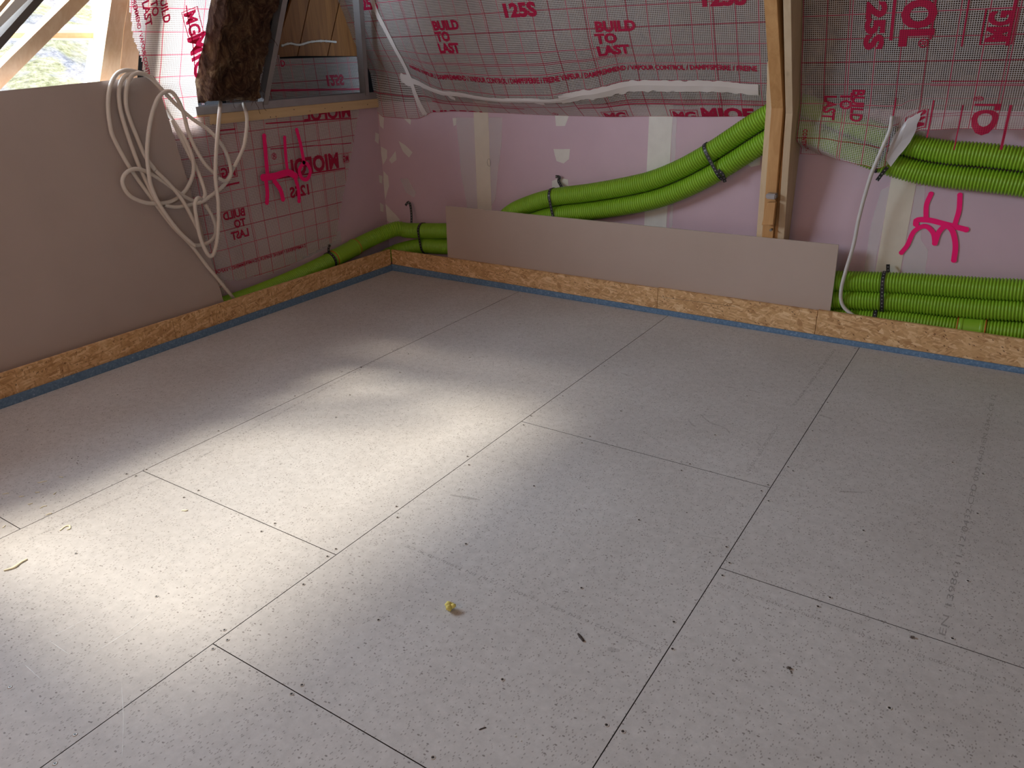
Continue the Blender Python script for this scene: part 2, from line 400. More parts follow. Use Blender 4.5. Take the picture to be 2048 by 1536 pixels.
# slope of the window side: plane through (x=-.13, z=1.1) leaning into the room
KT = 0.50
TN = Vector((1, 0, -KT)).normalized(); TP = Vector((-0.13, 0, 1.1))
def onT(px, py, back=0.0): return hit(px, py, TP - TN * back, TN)
WP = Vector((-0.30, 0, 1.1))
def onW(px, py, back=0.0): return hit(px, py, WP - TN * back, TN)
def tx(z): return -0.13 + KT * (z - 1.1)
# ceiling: flat part and the strip of slope above the window
bm = newbm()
box(bm, (tx(2.5), -6.0, 2.40), (5.2, 0.34, 2.5))
prism(bm, [(tx(1.06), -6.0, 1.06), (tx(2.10), -6.0, 2.10), (tx(2.10) - 0.12, -6.0, 2.10), (tx(1.06) - 0.12, -6.0, 1.06)], (0, 2.65, 0))  # unseen solid slope added to keep sun off the near left floor
prism(bm, [(tx(2.10), -6.0, 2.10), (tx(2.5), -6.0, 2.5), (tx(2.5) - 0.12, -6.0, 2.5), (tx(2.10) - 0.12, -6.0, 2.10)], (0, 6.2, 0))
struct(obj('ceiling', bm, 'shell'))
bm = newbm()
prism(bm, [(-0.17, 0.19, 1.02), (-0.17, 0.19, 1.22), (-0.17, -0.36, 2.39), (-0.17, 0.0, 2.39), (-0.17, 0.33, 1.6), (-0.17, 0.33, 1.02)], (5.37, 0, 0))
tag(obj('wool_insulation', bm, 'wool'), 'dark mineral wool layer behind the printed foil on the back slope', 'insulation')

# ------------------------------------------------------------------ filler patches and joints on the walls
def patch(name, pts, plane, mat, parent, lift=0.0008, smooth_edge=True, label=None):
    """thin smear of filler on a wall, given by its outline"""
    q = []
    for p in pts: q.append(ony(p[0], p[1], YW - lift) if plane == 'y' else onx(p[0], p[1], XW + lift))
    n = len(q); out = []
    for i in range(n):                              # ragged edge
        a, b = q[i], q[(i + 1) % n]; L = (b - a).length; k = max(1, int(L / 0.03))
        for j in range(k):
            p = a.lerp(b, j / k)
            if j: p = p + Vector((random.uniform(-1, 1), random.uniform(-1, 1), random.uniform(-1, 1))) * 0.0022
            if plane == 'y': p.y = YW - lift
            else: p.x = XW + lift
            out.append(p)
    bm = newbm(); prism(bm, out, (0, lift * 0.9, 0) if plane == 'y' else (-lift * 0.9, 0, 0))
    o = child(name, bm, mat, parent)
    if label: o['label'] = label
    return o
def strip_y(x0, x1, z0, z1, mat, name='joint_tape', lift=0.0012, wall='y', dx=0.0):
    bm = newbm()
    if wall == 'y': prism(bm, [(x0, YW - lift, z0), (x1, YW - lift, z0), (x1 + dx, YW - lift, z1), (x0 + dx, YW - lift, z1)], (0, lift * 0.9, 0))
    return child(name, bm, mat, wall_back)
# vertical board joints of the back wall
a = ony(948, 240, YW).x; b = ony(977, 240, YW).x; strip_y(a, b, 0.0, 1.1, 'beige')
for pts in ([(912, 235), (950, 235), (957, 420), (935, 420), (922, 345)], [(975, 235), (1004, 235), (1003, 290), (996, 340), (990, 400), (978, 420)]):
    patch('filler_smear', pts, 'y', 'filler_thin', wall_back)
a = ony(1298, 240, YW).x; b = ony(1345, 240, YW).x; strip_y(a, b, 0.0, 1.1, 'filler')
patch('filler_smear', [(1345, 235), (1353, 235), (1350, 320), (1345, 450), (1338, 470)], 'y', 'filler_thin', wall_back)
a = ony(1780, 371, YW).x; b = ony(1832, 371, YW).x; strip_y(a, b, 0.0, 1.0, 'beige')
patch('filler_smear', [(1762, 380), (1781, 372), (1748, 545), (1728, 545), (1742, 450)], 'y', 'filler_thin', wall_back)
patch('filler_smear', [(1832, 372), (1850, 372), (1842, 480), (1856, 500), (1850, 548), (1803, 546)], 'y', 'filler_thin', wall_back)
for pts in ([(1110, 231), (1138, 231), (1130, 252), (1112, 252)], [(1107, 298), (1140, 298), (1138, 318), (1127, 327), (1113, 322)], [(1104, 362), (1120, 356), (1136, 359), (1137, 376), (1104, 378)],
            [(1490, 285), (1520, 268), (1520, 330), (1502, 334), (1484, 320), (1496, 300)],
            [(797, 282), (810, 290), (825, 305), (818, 315), (806, 303)], [(791, 302), (793, 320), (783, 327), (778, 320)], [(757, 225), (768, 236), (767, 258), (760, 252)],
            [(762, 293), (774, 300), (774, 316), (766, 330), (763, 312)], [(767, 342), (776, 352), (778, 372), (770, 400), (766, 380)], [(771, 408), (792, 430), (800, 440), (790, 452), (773, 440)],
            [(813, 232), (822, 240), (821, 250), (806, 235)], [(905, 236), (913, 236), (912, 250), (907, 252)]):
    patch('filler_patch', pts, 'y', 'filler', wall_back)
patch('filler_smear', [(800, 358), (815, 356), (832, 385), (828, 395), (812, 385)], 'y', 'filler_thin', wall_back)
for pts in ([(751, 265), (758, 268), (757, 288), (750, 282)], [(758, 350), (765, 352), (764, 367), (759, 365)], [(760, 405), (767, 410), (767, 424), (761, 422)]):
    patch('filler_patch', pts, 'x', 'filler', wall_left)
patch('filler_smear', [(560, 480), (680, 462), (684, 484), (605, 520), (565, 535)], 'x', 'filler_thin', wall_left)
# small pencil marks on the joints
for c, r in (((978, 325), 0.016),):
    bm = newbm(); p0 = ony(c[0], c[1], YW - 0.002)
    sweep(bm, [p0 + Vector((math.cos(t) * r * 0.8, 0, math.sin(t) * r * 1.4)) for t in [k * 0.35 for k in range(19)]], 0.0008, 5)
    child('pencil_mark', bm, 'pen', wall_back)

# spray painted marks: tubes flattened on the surface
def spray(strokes, plane, parent, width, name='spray_mark'):
    bm = newbm(); lf = 0.0
    for st, wd in strokes:
        P = resample(catmull([ony(x, y, YW - 0.002) if plane == 'y' else onx(x, y, plane) for x, y in st], 6), 0.008)
        n = Vector((0, -1, 0)) if plane == 'y' else Vector((1, 0, 0))
        lf += 0.0005; P = [q + n * lf for q in P]; ribbon(bm, P, lambda i: n, wd * width, 0.0010)
        for e in (P[0], P[-1]):
            u = Vector((0, 0, 1)); s = u.cross(n)
            vs = [e + (u * math.cos(t) + s * math.sin(t)) * wd * width * 0.54 for t in [k * math.pi / 6 for k in range(12)]]
            prism(bm, vs, n * 0.0013)
    o = child(name, bm, 'spray', parent); o['label'] = 'bright pink spray paint'; return o
spray([([(1862, 388), (1853, 410), (1852, 438)], 1.0), ([(1920, 390), (1918, 420), (1910, 448)], 1.0), ([(1832, 448), (1834, 440), (1858, 440), (1890, 448), (1932, 459)], 1.15),
       ([(1803, 505), (1815, 490), (1828, 463), (1850, 452), (1866, 465), (1870, 486)], 1.0), ([(1870, 486), (1878, 464), (1892, 452), (1905, 462), (1911, 490), (1908, 520)], 1.1)], 'y', wall_back, 0.021)

# ------------------------------------------------------------------ edge strips, OSB upstand
bm = newbm(); box(bm, (-0.010, -6.0, -0.018), (-0.0005, 0.0, 0.040), bevel=0.002)
tag(obj('edge_insulation_strip', bm, 'foam'), 'long blue foam edge strip along the left side of the floor', 'foam strip', 'blue foam edge strips')
bm = newbm(); prism(bm, [(-0.010, 0.0005, -0.018), (5.2, 0.0005, -0.018), (5.2, 0.0005, 0.024), (2.6, 0.0005, 0.025), (1.4, 0.0005, 0.031), (0.5, 0.0005, 0.037), (-0.010, 0.0005, 0.043)], (0, 0.0095, 0))
tag(obj('edge_insulation_strip', bm, 'foam'), 'long blue foam edge strip along the back of the floor, below the plasterboard offcut', 'foam strip', 'blue foam edge strips')
yj = [onx(345, 640, -0.0105).y, onx(108, 724, -0.0105).y]
xj = [ony(1316, 578, 0.0105).x, ony(1636, 620, 0.0105).x]
grp = 'OSB upstand boards around the floor'
def osb(lo, hi, label):
    bm = newbm(); box(bm, lo, hi, bevel=0.0008); tag(obj('osb_board', bm, 'osb'), label, 'board', grp)
osb((-0.0285, yj[0] + 0.001, 0.0), (-0.0105, 0.006, 0.146), 'OSB upstand board at the left wall, running into the room corner')
osb((-0.0285, -6.0, 0.0), (-0.0105, yj[0] - 0.001, 0.147), 'OSB upstand board under the big leaning plasterboard sheet on the left')
osb((-0.006, 0.0105, 0.0), (xj[0] - 0.001, 0.0285, 0.143), 'long OSB upstand board below the plasterboard offcut, starting at the room corner')
osb((xj[0] + 0.001, 0.0105, 0.0), (xj[1] - 0.001, 0.0285, 0.148), 'short middle OSB upstand board of the back side, with a pencil line')
osb((xj[1] + 0.001, 0.0105, 0.0), (5.2, 0.0285, 0.153), 'OSB upstand board at the far right in front of the three stacked green ducts')

# ------------------------------------------------------------------ plasterboards
def board(name, pts, n_off, mats, label, cat, nick=None):
    bm = newbm(); fs = prism(bm, pts, n_off)
    for f in fs[2:]: f.material_index = 1
    return tag(obj(name, bm, mats), label, cat)
def onB(px, py):                                   # face of the leaning sheet
    n = Vector((1, 0, (0.13 - 0.045) / 1.3)).normalized(); return hit(px, py, (-0.045, 0, 0), n), n
b0, nB = onB(447, 602); b1, _ = onB(374, 358); b1b, _ = onB(316, 168); b2, _ = onB(308, 152); b3, _ = onB(0, 182)
d = (b3 - b2).normalized(); yb = -4.6
top_l = b2 + d * ((yb - b2.y) / d.y)
zb = 0.0; e = (b0 - b1).normalized(); bot_r = b0 + e * ((zb - b0.z) / e.z)
bot_l = Vector((-0.045, yb, 0.0)); bot_r.x = -0.045
board('plasterboard_sheet', [bot_l, bot_r, b0, b1, b1b, b2, top_l], -nB * 0.0125, ['grey', 'core'],
      'large grey plasterboard sheet leaning on its edge in front of the window at left', 'plasterboard')
off_n = Vector((0, -1, 0.04)).normalized()
def onO(px, py): return hit(px, py, (0, 0.0300, 0.15), off_n)
o1 = onO(891, 412); o2 = onO(1677, 490); o3 = onO(1661, 621); o4 = onO(895, 515)
dl = (o3 - o4).normalized()
board('plasterboard_offcut', [o1, onO(1282, 451), o2, onO(1669, 556), o3 - Vector((0, 0, 0.10)), o4 - Vector((0, 0, 0.10))], -off_n * 0.0115, ['tan', 'core'],
      'long narrow tan plasterboard offcut standing behind the OSB board in front of the green ducts', 'plasterboard')

# ------------------------------------------------------------------ green ducts
R = 0.0515
def duct(path, label, name='corrugated_duct', n=10):
    P = resample(catmull(path, n), 0.0135 / 6)
    prof = [1.0, 1.0, 0.965, 0.885, 0.885, 0.965]
    bm = newbm(); sweep(bm, P, lambda i: R * prof[i % 6], 20)
    return tag(obj(name, bm, 'duct', smooth=True), label, 'duct', 'green corrugated ducts'), P
YD = 0.115
px_up = [(1020, 427), (1060, 408), (1110, 394), (1180, 385), (1250, 373), (1305, 360), (1360, 338), (1410, 311), (1460, 279), (1510, 246)]
up = [ony(x, y, YD) for x, y in px_up]
left = [Vector((-0.105, -3.4, 0.096)), Vector((-0.105, -2.0, 0.096)), Vector((-0.105, -1.3, 0.097)), Vector((-0.106, -0.85, 0.118)), Vector((-0.108, -0.45, 0.165)), Vector((-0.09, -0.12, 0.225)), Vector((0.00, 0.06, 0.275)),
        ony(818, 461, YD), ony(888, 462, YD), Vector((0.66, YD, 0.315)), Vector((0.80, YD, 0.345))]
mid = [ony(1572, 212, YD), ony(1612, 212, YD), ony(1700, 247, YD), ony(1750, 266, YD), ony(1826, 291, YD), ony(1896, 304, YD), ony(2046, 318, YD)]
end = mid[-1] + Vector((1.2, 0, -0.10))
pathU = left + up + mid + [end]
_, PU = duct(pathU, 'upper green corrugated duct of the pair climbing over the back wall behind the timbers')
# lower duct hugs the upper one
FU = frames(resample(catmull(pathU, 10), 0.12)); lowp = []
for (p, t, a, b) in FU:
    dn = Vector((0, 0, -1)); dn = (dn - t * dn.dot(t)).normalized()
    q = p + dn * 0.104
    if p.x < -0.0 or p.y < 0.0: continue
    if p.x < 0.25: q = p + Vector((0, 0, -0.104))
    lowp.append(q)
lowp = [Vector((-0.088, -0.20, 0.053)), Vector((-0.085, -0.08, 0.055)), Vector((-0.03, 0.07, 0.11))] + [q for q in lowp if q.x > 0.12]
_, PL = duct(lowp, 'lower green corrugated duct of the pair climbing over the back wall behind the timbers')
YT = 0.104
def trip(px, dz, label, y=YT):
    P = [ony(a, b, y) for a, b in px]; dz_ = (P[-1].z - P[-2].z) / (P[-1].x - P[-2].x) * 0.5; P = [Vector((1.72, y, P[0].z))] + P[:-1] + [P[-1] + Vector((k, 0, dz_ * k)) for k in (0.05, 0.35, 0.7, 1.1)]
    return duct(P, label)
_, D1 = trip([(1600, 556), (1688, 562), (1799, 566), (1900, 572), (1975, 577), (2046, 580)], 0, 'top one of the three stacked green corrugated ducts at the lower right')
_, D2 = trip([(1600, 593), (1688, 598), (1799, 603), (1900, 612), (1975, 617.5), (2046, 620)], 0, 'middle one of the three stacked green corrugated ducts at the lower right')
_, D3 = trip([(1600, 629), (1688, 635), (1799, 640), (1900, 652), (1975, 659), (2046, 664)], 0, 'bottom one of the three stacked green corrugated ducts, with a smooth coupling sleeve')
def nearest(P, px):
    return min(range(len(P)), key=lambda i: abs(proj(P[i])[0] - px) + (500 if P[i].y < 0.04 and px > 800 else 0))
def sleeve(P, pa, pb, label):
    i, j = sorted((min(range(len(P)), key=lambda k: abs(proj(P[k])[0] - pa) + abs(P[k].x - 0) * 0), min(range(len(P)), key=lambda k: abs(proj(P[k])[0] - pb))))
    t = empty('duct_coupling', P[(i + j) // 2]); tag(t, label, 'coupling', 'green duct couplings')
    bm = newbm(); Q = P[i:j + 1]; sweep(bm, Q, lambda k: R * (1.12 if 4 < k < 10 or len(Q) - 11 < k < len(Q) - 5 else 1.06), 24); child('sleeve', bm, 'duct', t, True)
    for k in (i, j):
        bm = newbm(); sweep(bm, P[k - 1:k + 2], R * 1.08, 24); child('seal_ring', bm, 'orange_ring', t, True)['label'] = 'orange seal ring'
sleeve(D3, 1915, 1970, 'smooth green coupling sleeve on the lowest duct at right with orange seals')
sleeve([p for p in PU if p.y < 0.03 and p.x < 0.05], 655 + 12, 712, 'smooth green coupling sleeve on the duct at the left wall beside the room corner')

# perforated straps around ducts
def strap(cents, axis, label, tail=None, rr=R, pull=None):
    """cents: duct centres (1 or more, top to bottom); axis: duct direction"""
    t = axis.normalized(); up_ = (Vector((0, 0, 1)) - t * t.z).normalized(); sd = t.cross(up_)
    r = rr * 1.035 + 0.001; pts = []; top, bot = cents[0], cents[-1]
    u2 = (top - bot).normalized() if len(cents) > 1 else up_
    u2 = (u2 - t * u2.dot(t)).normalized(); sd = t.cross(u2)
    for k in range(13):
        a = math.pi * k / 12; pts.append(top + (sd * math.cos(a) + u2 * math.sin(a)) * r)
    for k in range(13):
        a = math.pi + math.pi * k / 12; pts.append(bot + (sd * math.cos(a) + u2 * math.sin(a)) * r)
    pts.append(pts[0].copy())
    cen = [(top if i < 13 else bot) for i in range(len(pts))]
    P = resample(pts, 0.012); bm = newbm(); mid_ = (top + bot) / 2
    ribbon(bm, P, lambda i: (P[i] - (min(cents + [top.lerp(bot, f) for f in (0.25, 0.5, 0.75)], key=lambda c: (P[i] - c).length))), 0.017, 0.0016)
    if tail:
        Q = resample(catmull(tail, 8), 0.008); ribbon(bm, Q, lambda i: Vector((0.25, -1, 0.3)), 0.016, 0.0016)
    tag(obj('perforated_strap', bm, 'strap'), label, 'strap', 'black perforated straps')
def at(P, px):
    i = nearest(P, px); i = max(1, min(len(P) - 2, i)); return P[i], P[i + 1] - P[i - 1]
pu = [p for p in PU if p.x > 0.2 and p.y > 0.05]; pl = [p for p in PL if p.x > 0.2]
def pairstrap(px, label, tail):
    c, ax = at(pu, px); q = min(pl, key=lambda p: (p - c).length); strap([c, q], ax, label, tail)
yy = YW - 0.012
pairstrap(1108, 'black perforated strap round the duct pair just above the plasterboard offcut', [ony(1128, 388, 0.10), ony(1122, 372, 0.13), ony(1117, 362, yy), ony(1119, 354, yy - 0.01), ony(1111, 353, yy - 0.02)])
pairstrap(1420, 'black perforated strap round the rising ducts left of the timbers, end hanging below', [ony(1436, 340, 0.055), ony(1446, 350, 0.06), ony(1450, 364, 0.08)])
pairstrap(814, 'black perforated strap with a hooked end round the duct pair in the room corner', [ony(823, 446, 0.10), ony(823, 430, 0.12), ony(821, 412, 0.13), ony(817, 404, 0.12), ony(811, 411, 0.11)])
c1, ax = at(D1, 1768); c2, _ = at(D2, 1768); c3, _ = at(D3, 1752)
strap([c1, c2], ax, 'black perforated strap round the upper two of the stacked ducts at lower right', [ony(1777, 552, 0.09), ony(1776, 540, 0.12), ony(1776, 529, 0.14)])
strap([c3], ax, 'short black perforated strap round the lowest duct at lower right')
c1, ax = at(pu, 1782); q = min(pl, key=lambda p: (p - c1).length)
strap([c1, q], ax, 'black perforated strap whose end sticks out below the frosted tape at right', [ony(1775, 334, 0.06), ony(1766, 345, 0.06), ony(1754, 361, 0.07)])
plft = [p for p in PU if p.x < -0.05 and p.y < -0.1]; i = min(range(len(plft)), key=lambda k: abs(proj(plft[k])[0] - 660)); i = max(1, min(i, len(plft) - 2))
strap([plft[i]], plft[i + 1] - plft[i - 1], 'black perforated strap round the duct at the left wall, its end pointing up', [plft[i] + Vector((0.0, 0, 0.052)), plft[i] + Vector((-0.01, 0.01, 0.075)), plft[i] + Vector((-0.005, 0.022, 0.10))])

# ------------------------------------------------------------------ timbers at the right
def timber(name, pts, off, mat, label, bev=0.0015, cat='timber', group=None):
    bm = newbm(); fs = prism(bm, pts, off)
    if bev: bmesh.ops.bevel(bm, geom=bm.edges[:], offset=bev, segments=1, affect='EDGES')
    return tag(obj(name, bm, mat), label, cat, group)
timber('rafter', [(2.484, 0.062, 0.44), (2.484, -0.02, 1.10), (2.484, -0.06, 1.16), (2.484, -0.30, 1.54), (2.484, -0.86, 2.4), (2.484, -0.70, 2.4), (2.484, -0.08, 1.40), (2.484, 0.05, 1.10), (2.484, 0.12, 0.44)], (0.054, 0, 0), 'orange_wood',
       'orange-brown rafter, the middle timber of the leaning trio beside the right foil')
timber('batten', [(2.452, 0.072, 0.44), (2.452, 0.005, 1.10), (2.452, -0.05, 1.30), (2.452, 0.0, 1.33), (2.452, 0.06, 1.10), (2.452, 0.12, 0.44)], (0.030, 0, 0), 'pale_wood',
       'narrow pale batten along the left edge of the orange rafter')
timber('rafter', [(2.560, 0.168, 0.44), (2.560, 0.070, 0.44), (2.560, -0.05, 1.08), (2.560, -0.29, 1.54), (2.560, -0.80, 2.4), (2.560, -0.62, 2.4), (2.560, -0.10, 1.54), (2.560, 0.160, 1.12), (2.560, 0.168, 1.0)], (0.032, 0, 0), 'beige_wood',
       'deep beige timber standing right of the orange rafter, against the foil')
timber('filler_board', [(2.540, 0.075, 0.45), (2.540, 0.02, 1.10), (2.540, -0.16, 1.54), (2.540, -0.72, 2.4), (2.540, -0.62, 2.4), (2.540, -0.05, 1.5), (2.540, 0.12, 1.1), (2.540, 0.14, 0.45)], (0.018, 0, 0), 'orange_wood',
       'recessed dark timber between the orange rafter and the beige timber')
ny = 0.01
w1 = [ony(x, y, -0.005) for x, y in ((1535, 405), (1551, 405), (1546, 450), (1523, 450))]
timber('wedge_block', w1, (0, 0.03, 0), 'orange_wood', 'small tapered wooden wedge fixed near the foot of the orange rafter', cat='wedge')
bm = newbm(); p = ony(1543, 392, 0.0); box(bm, (p.x - 0.024, -0.018, p.z - 0.013), (p.x + 0.024, 0.03, p.z + 0.013), bevel=0.005)
tag(obj('metal_clip', bm, 'metal'), 'grey metal clip round the orange rafter just above the wedge', 'clip')
bm = newbm(); p = ony(1542, 460, 0.03); sweep(bm, [p + Vector((0, -0.008, 0)), p + Vector((0, 0.02, 0))], 0.006, 10); tag(obj('screw', bm, 'screw'), 'screw in the orange rafter below the wedge', 'screw')

# ------------------------------------------------------------------ printed foils
def interp(x, T):
    if x <= T[0][0]: return T[0][1]
    for (a, ya), (b, yb_) in zip(T, T[1:]):
        if x <= b:
            t = (x - a) / (b - a); t = t * t * (3 - 2 * t); return ya + (yb_ - ya) * t
    return T[-1][1]
def sm(t): t = max(0, min(1, t)); return t * t * (3 - 2 * t)
class Sheet:
    def __init__(s, f, u0, u1, v0, v1, nu, nv, name, mat, label, side, clip=None, hem=False):
        s.f = f; s.side = Vector(side); s.rng = (u0, u1, v0, v1)
        bm = newbm(); uvl = getuv(bm); G = {}
        for i in range(nu + 1):
            for j in range(nv + 1):
                u = u0 + (u1 - u0) * i / nu; v = v0 + (v1 - v0) * j / nv
                G[i, j] = (bm.verts.new(f(u, v)), u, v)
        for i in range(nu):
            for j in range(nv):
                q = [G[i, j], G[i + 1, j], G[i + 1, j + 1], G[i, j + 1]]
                if clip and not all(clip(a[1], a[2]) for a in q): continue
                fc = bm.faces.new([a[0] for a in q])
                for lp, a in zip(fc.loops, q): lp[uvl].uv = (a[1] + 5, a[2] + 5)
        bmesh.ops.delete(bm, geom=[v for v in bm.verts if not v.link_faces], context='VERTS')
        s.o = tag(obj(name, bm, mat, smooth=True), label, 'foil sheet', 'printed vapour barrier foils')
    def nrm(s, u, v):
        h = 2e-3; a = s.f(u + h, v) - s.f(u - h, v); b = s.f(u, v + h) - s.f(u, v - h); n = a.cross(b).normalized()
        return n if n.dot(s.side) > 0 else -n
    def at(s, u, v, lift=0.0): return s.f(u, v) + s.nrm(u, v) * lift
    def find(s, px, py):
        u0, u1, v0, v1 = s.rng; best = None
        for i in range(13):
            for j in range(13):
                u = u0 + (u1 - u0) * i / 12; v = v0 + (v1 - v0) * j / 12; q = proj(s.f(u, v)); e = (q[0] - px) ** 2 + (q[1] - py) ** 2
                if best is None or e < best[0]: best = (e, u, v)
        _, u, v = best
        for _ in range(12):
            q = proj(s.f(u, v)); h = 1e-3; qu = proj(s.f(u + h, v)); qv = proj(s.f(u, v + h))
            a, b, c, d = (qu[0] - q[0]) / h, (qv[0] - q[0]) / h, (qu[1] - q[1]) / h, (qv[1] - q[1]) / h
            ex, ey = px - q[0], py - q[1]; D = a * d - b * c
            if abs(D) < 1e-9: break
            u += max(-.1, min(.1, (d * ex - b * ey) / D)); v += max(-.1, min(.1, (-c * ex + a * ey) / D))
        return u, v
    def text(s, body, uv, size, ex=(1, 0), ey=(0, 1), bold=0.03, name='printed_lettering', lift=0.0022, clipv=None, sx=1.0, box_=False, mat='ink', fit=None):
        """body set on the sheet: ex / ey = directions of the text's x and y in (u, v)"""
        cu = bpy.data.curves.new('t', 'FONT'); cu.body = body; cu.size = size; cu.offset = bold * size; cu.resolution_u = 3
        ob = bpy.data.objects.new('t', cu); C.objects.link(ob); dg = bpy.context.evaluated_depsgraph_get()
        me = bpy.data.meshes.new_from_object(ob.evaluated_get(dg)); bpy.data.objects.remove(ob); bpy.data.curves.remove(cu)
        bm = newbm(); bm.from_mesh(me); bpy.data.meshes.remove(me)
        if box_:
            xs = [v.co.x for v in bm.verts]; w_ = max(xs); x0 = min(xs); h = size * 0.73; m = size * 0.14; tk = size * 0.05
            for lo, hi in (((x0 - m, -m), (w_ + m, -m + tk)), ((x0 - m, h + m - tk), (w_ + m, h + m)), ((x0 - m, -m), (x0 - m + tk, h + m)), ((w_ + m - tk, -m), (w_ + m, h + m))):
                bm.faces.new([bm.verts.new((a, b, 0)) for a, b in ((lo[0], lo[1]), (hi[0], lo[1]), (hi[0], hi[1]), (lo[0], hi[1]))])
        if fit:
            xs = [v.co.x for v in bm.verts]; sx = fit / max(xs)
        for v in bm.verts: v.co.x *= sx
        xs = [v.co.x for v in bm.verts]; ys = [v.co.y for v in bm.verts]
        st = 0.02
        for ax, lo, hi in ((0, min(xs), max(xs)), (1, min(ys), max(ys))):
            c = math.floor(lo / st) * st + st
            while c < hi:
                p = Vector((0, 0, 0)); p[ax] = c; n = Vector((0, 0, 0)); n[ax] = 1
                bmesh.ops.bisect_plane(bm, geom=bm.verts[:] + bm.edges[:] + bm.faces[:], plane_co=p, plane_no=n); c += st
        uvl = getuv(bm)
        for v in bm.verts:
            x, y = v.co.x, v.co.y; v.co = Vector((uv[0] + ex[0] * x + ey[0] * y, uv[1] + ex[1] * x + ey[1] * y, 0))
        if clipv:
            for (co, no) in clipv: bmesh.ops.bisect_plane(bm, geom=bm.verts[:] + bm.edges[:] + bm.faces[:], plane_co=Vector((co[0], co[1], 0)), plane_no=Vector((no[0], no[1], 0)), clear_outer=True)
        if not bm.faces: bm.free(); return
        bmesh.ops.triangulate(bm, faces=bm.faces[:])
        for f in bm.faces:
            for lp in f.loops: lp[uvl].uv = (lp.vert.co.x + 5, lp.vert.co.y + 5)
        for v in bm.verts: v.co = s.at(v.co.x, v.co.y, lift)
        child(name, bm, mat, s.o)
    def line(s, a, b, wd, name='printed_line', lift=0.0024, mat='ink'):
        a = Vector(a); b = Vector(b); n = max(1, int((b - a).length / 0.03)); t = (b - a).normalized(); q = Vector((-t.y, t.x)) * wd / 2
        bm = newbm(); uvl = getuv(bm); rows = []
        for i in range(n + 1):
            c = a.lerp(b, i / n); rows.append([(bm.verts.new(s.at(*(c + q * k), lift)), c + q * k) for k in (-1, 1)])
        for A, B in zip(rows, rows[1:]):
            f = bm.faces.new([A[0][0], A[1][0], B[1][0], B[0][0]])
            for lp, z in zip(f.loops, (A[0], A[1], B[1], B[0])): lp[uvl].uv = (z[1].x + 5, z[1].y + 5)
        child(name, bm, mat, s.o)
    def tape(s, pts, wd, label, name='adhesive_tape', mat='tape', lift=0.004, jag=0.0):
        P = [Vector(s.find(*p)) for p in pts]; P3 = catmull([Vector((p.x, p.y, 0)) for p in P], 10); P3 = resample(P3, 0.012)
        bm = newbm(); rows = []
        for i, c in enumerate(P3):
            t = (P3[min(i + 1, len(P3) - 1)] - P3[max(0, i - 1)]).normalized(); q = Vector((-t.y, t.x, 0))
            k0 = wd / 2 * (1 + jag * noise.noise(Vector((i * 0.35, 2, 0)))); k1 = wd / 2 * (1 + jag * noise.noise(Vector((i * 0.35, 9, 0))))
            rows.append([bm.verts.new(s.at((c + q * k0).x, (c + q * k0).y, lift)), bm.verts.new(s.at(c.x, c.y, lift + 0.0003)), bm.verts.new(s.at((c - q * k1).x, (c - q * k1).y, lift))])
        for A, B in zip(rows, rows[1:]):
            for k in (0, 1): bm.faces.new((A[k], A[k + 1], B[k + 1], B[k]))
        fs = bm.faces[:]; r = bmesh.ops.extrude_face_region(bm, geom=fs)
        for v in [g for g in r['geom'] if isinstance(g, bmesh.types.BMVert)]: v.co += Vector((0, 0.0008, -0.0003)) if abs(s.side.y) > 0.5 else Vector((-0.0008, 0, 0))
        bmesh.ops.recalc_face_normals(bm, faces=bm.faces[:])
        return tag(obj(name, bm, mat), label, 'tape', 'adhesive tapes on the foil')

# --- centre foil over the back wall: lap, belly line, slope
TY = [(-0.16, 0.13), (0.15, 0.10), (0.55, 0.045), (1.25, -0.01), (1.5, -0.005), (1.75, 0.015), (2.46, 0.075)]
TZ = [(-0.16, 1.262), (0.15, 1.237), (0.55, 1.143), (1.0, 1.117), (1.25, 1.120), (1.5, 1.150), (1.75, 1.196), (2.1, 1.192), (2.46, 1.177)]
ZF = [(-0.16, 1.02)] + [(ony(x_, y_, 0.163).x, ony(x_, y_, 0.163).z) for x_, y_ in ((767, 234), (832, 238), (870, 224), (912, 222), (1000, 226), (1104, 231), (1200, 233), (1350, 233), (1515, 233))]
def fC(u, v):
    yt, zt = interp(u, TY), interp(u, TZ)
    zf = interp(u, ZF)
    if v < 0.17:
        t = v / 0.17; y = 0.162 + (yt - 0.162) * t; z = zf + (zt - zf) * max(t, 0) ** 1.1
        y += 0.004 * math.sin(u * 40) * t * (1 - t) * 4 * sm((u - 1.6) / 0.5)
    else:
        s_ = v - 0.17; wgt = sm(s_ / 0.35); z = (zt * (1 - wgt) + 1.165 * wgt) + 0.915 * s_
        y = yt - 0.40 * s_ - 0.05 * math.sin(math.pi * max(0, min(1, (u + 0.16) / 2.6))) * sm(s_ / 0.3)
    y += 0.008 * noise.noise(Vector((u * 3, v * 4, 3))) + 0.0025 * noise.noise(Vector((u * 13, v * 13, 1)))
    if v < 0.17: y = min(y, 0.166)
    return Vector((u, y, z))
SC = Sheet(fC, -0.155, 2.455, 0.0, 1.32, 130, 70, 'vapour_foil', 'foil', 'wide printed foil sagging over the back wall between the metal stud and the timbers', (0, -1, 0))
def ctext(body, px, size, **k): SC.text(body, SC.find(*px), size, **k)
for b_, p_ in (('BUILD', (1191, 63)), ('TO', (1193, 87)), ('LAST', (1197, 112)), ('BUILD', (868, 60)), ('TO', (875, 82)), ('LAST', (880, 105))): ctext(b_, p_, 0.068, bold=0.05, sx=1.1 if p_[0] > 1000 else 1.02)
ctext('125S', (1006, 34), 0.092, bold=0.05, sx=1.15); ctext('125S', (1398, 12), 0.092, bold=0.05, sx=1.15)
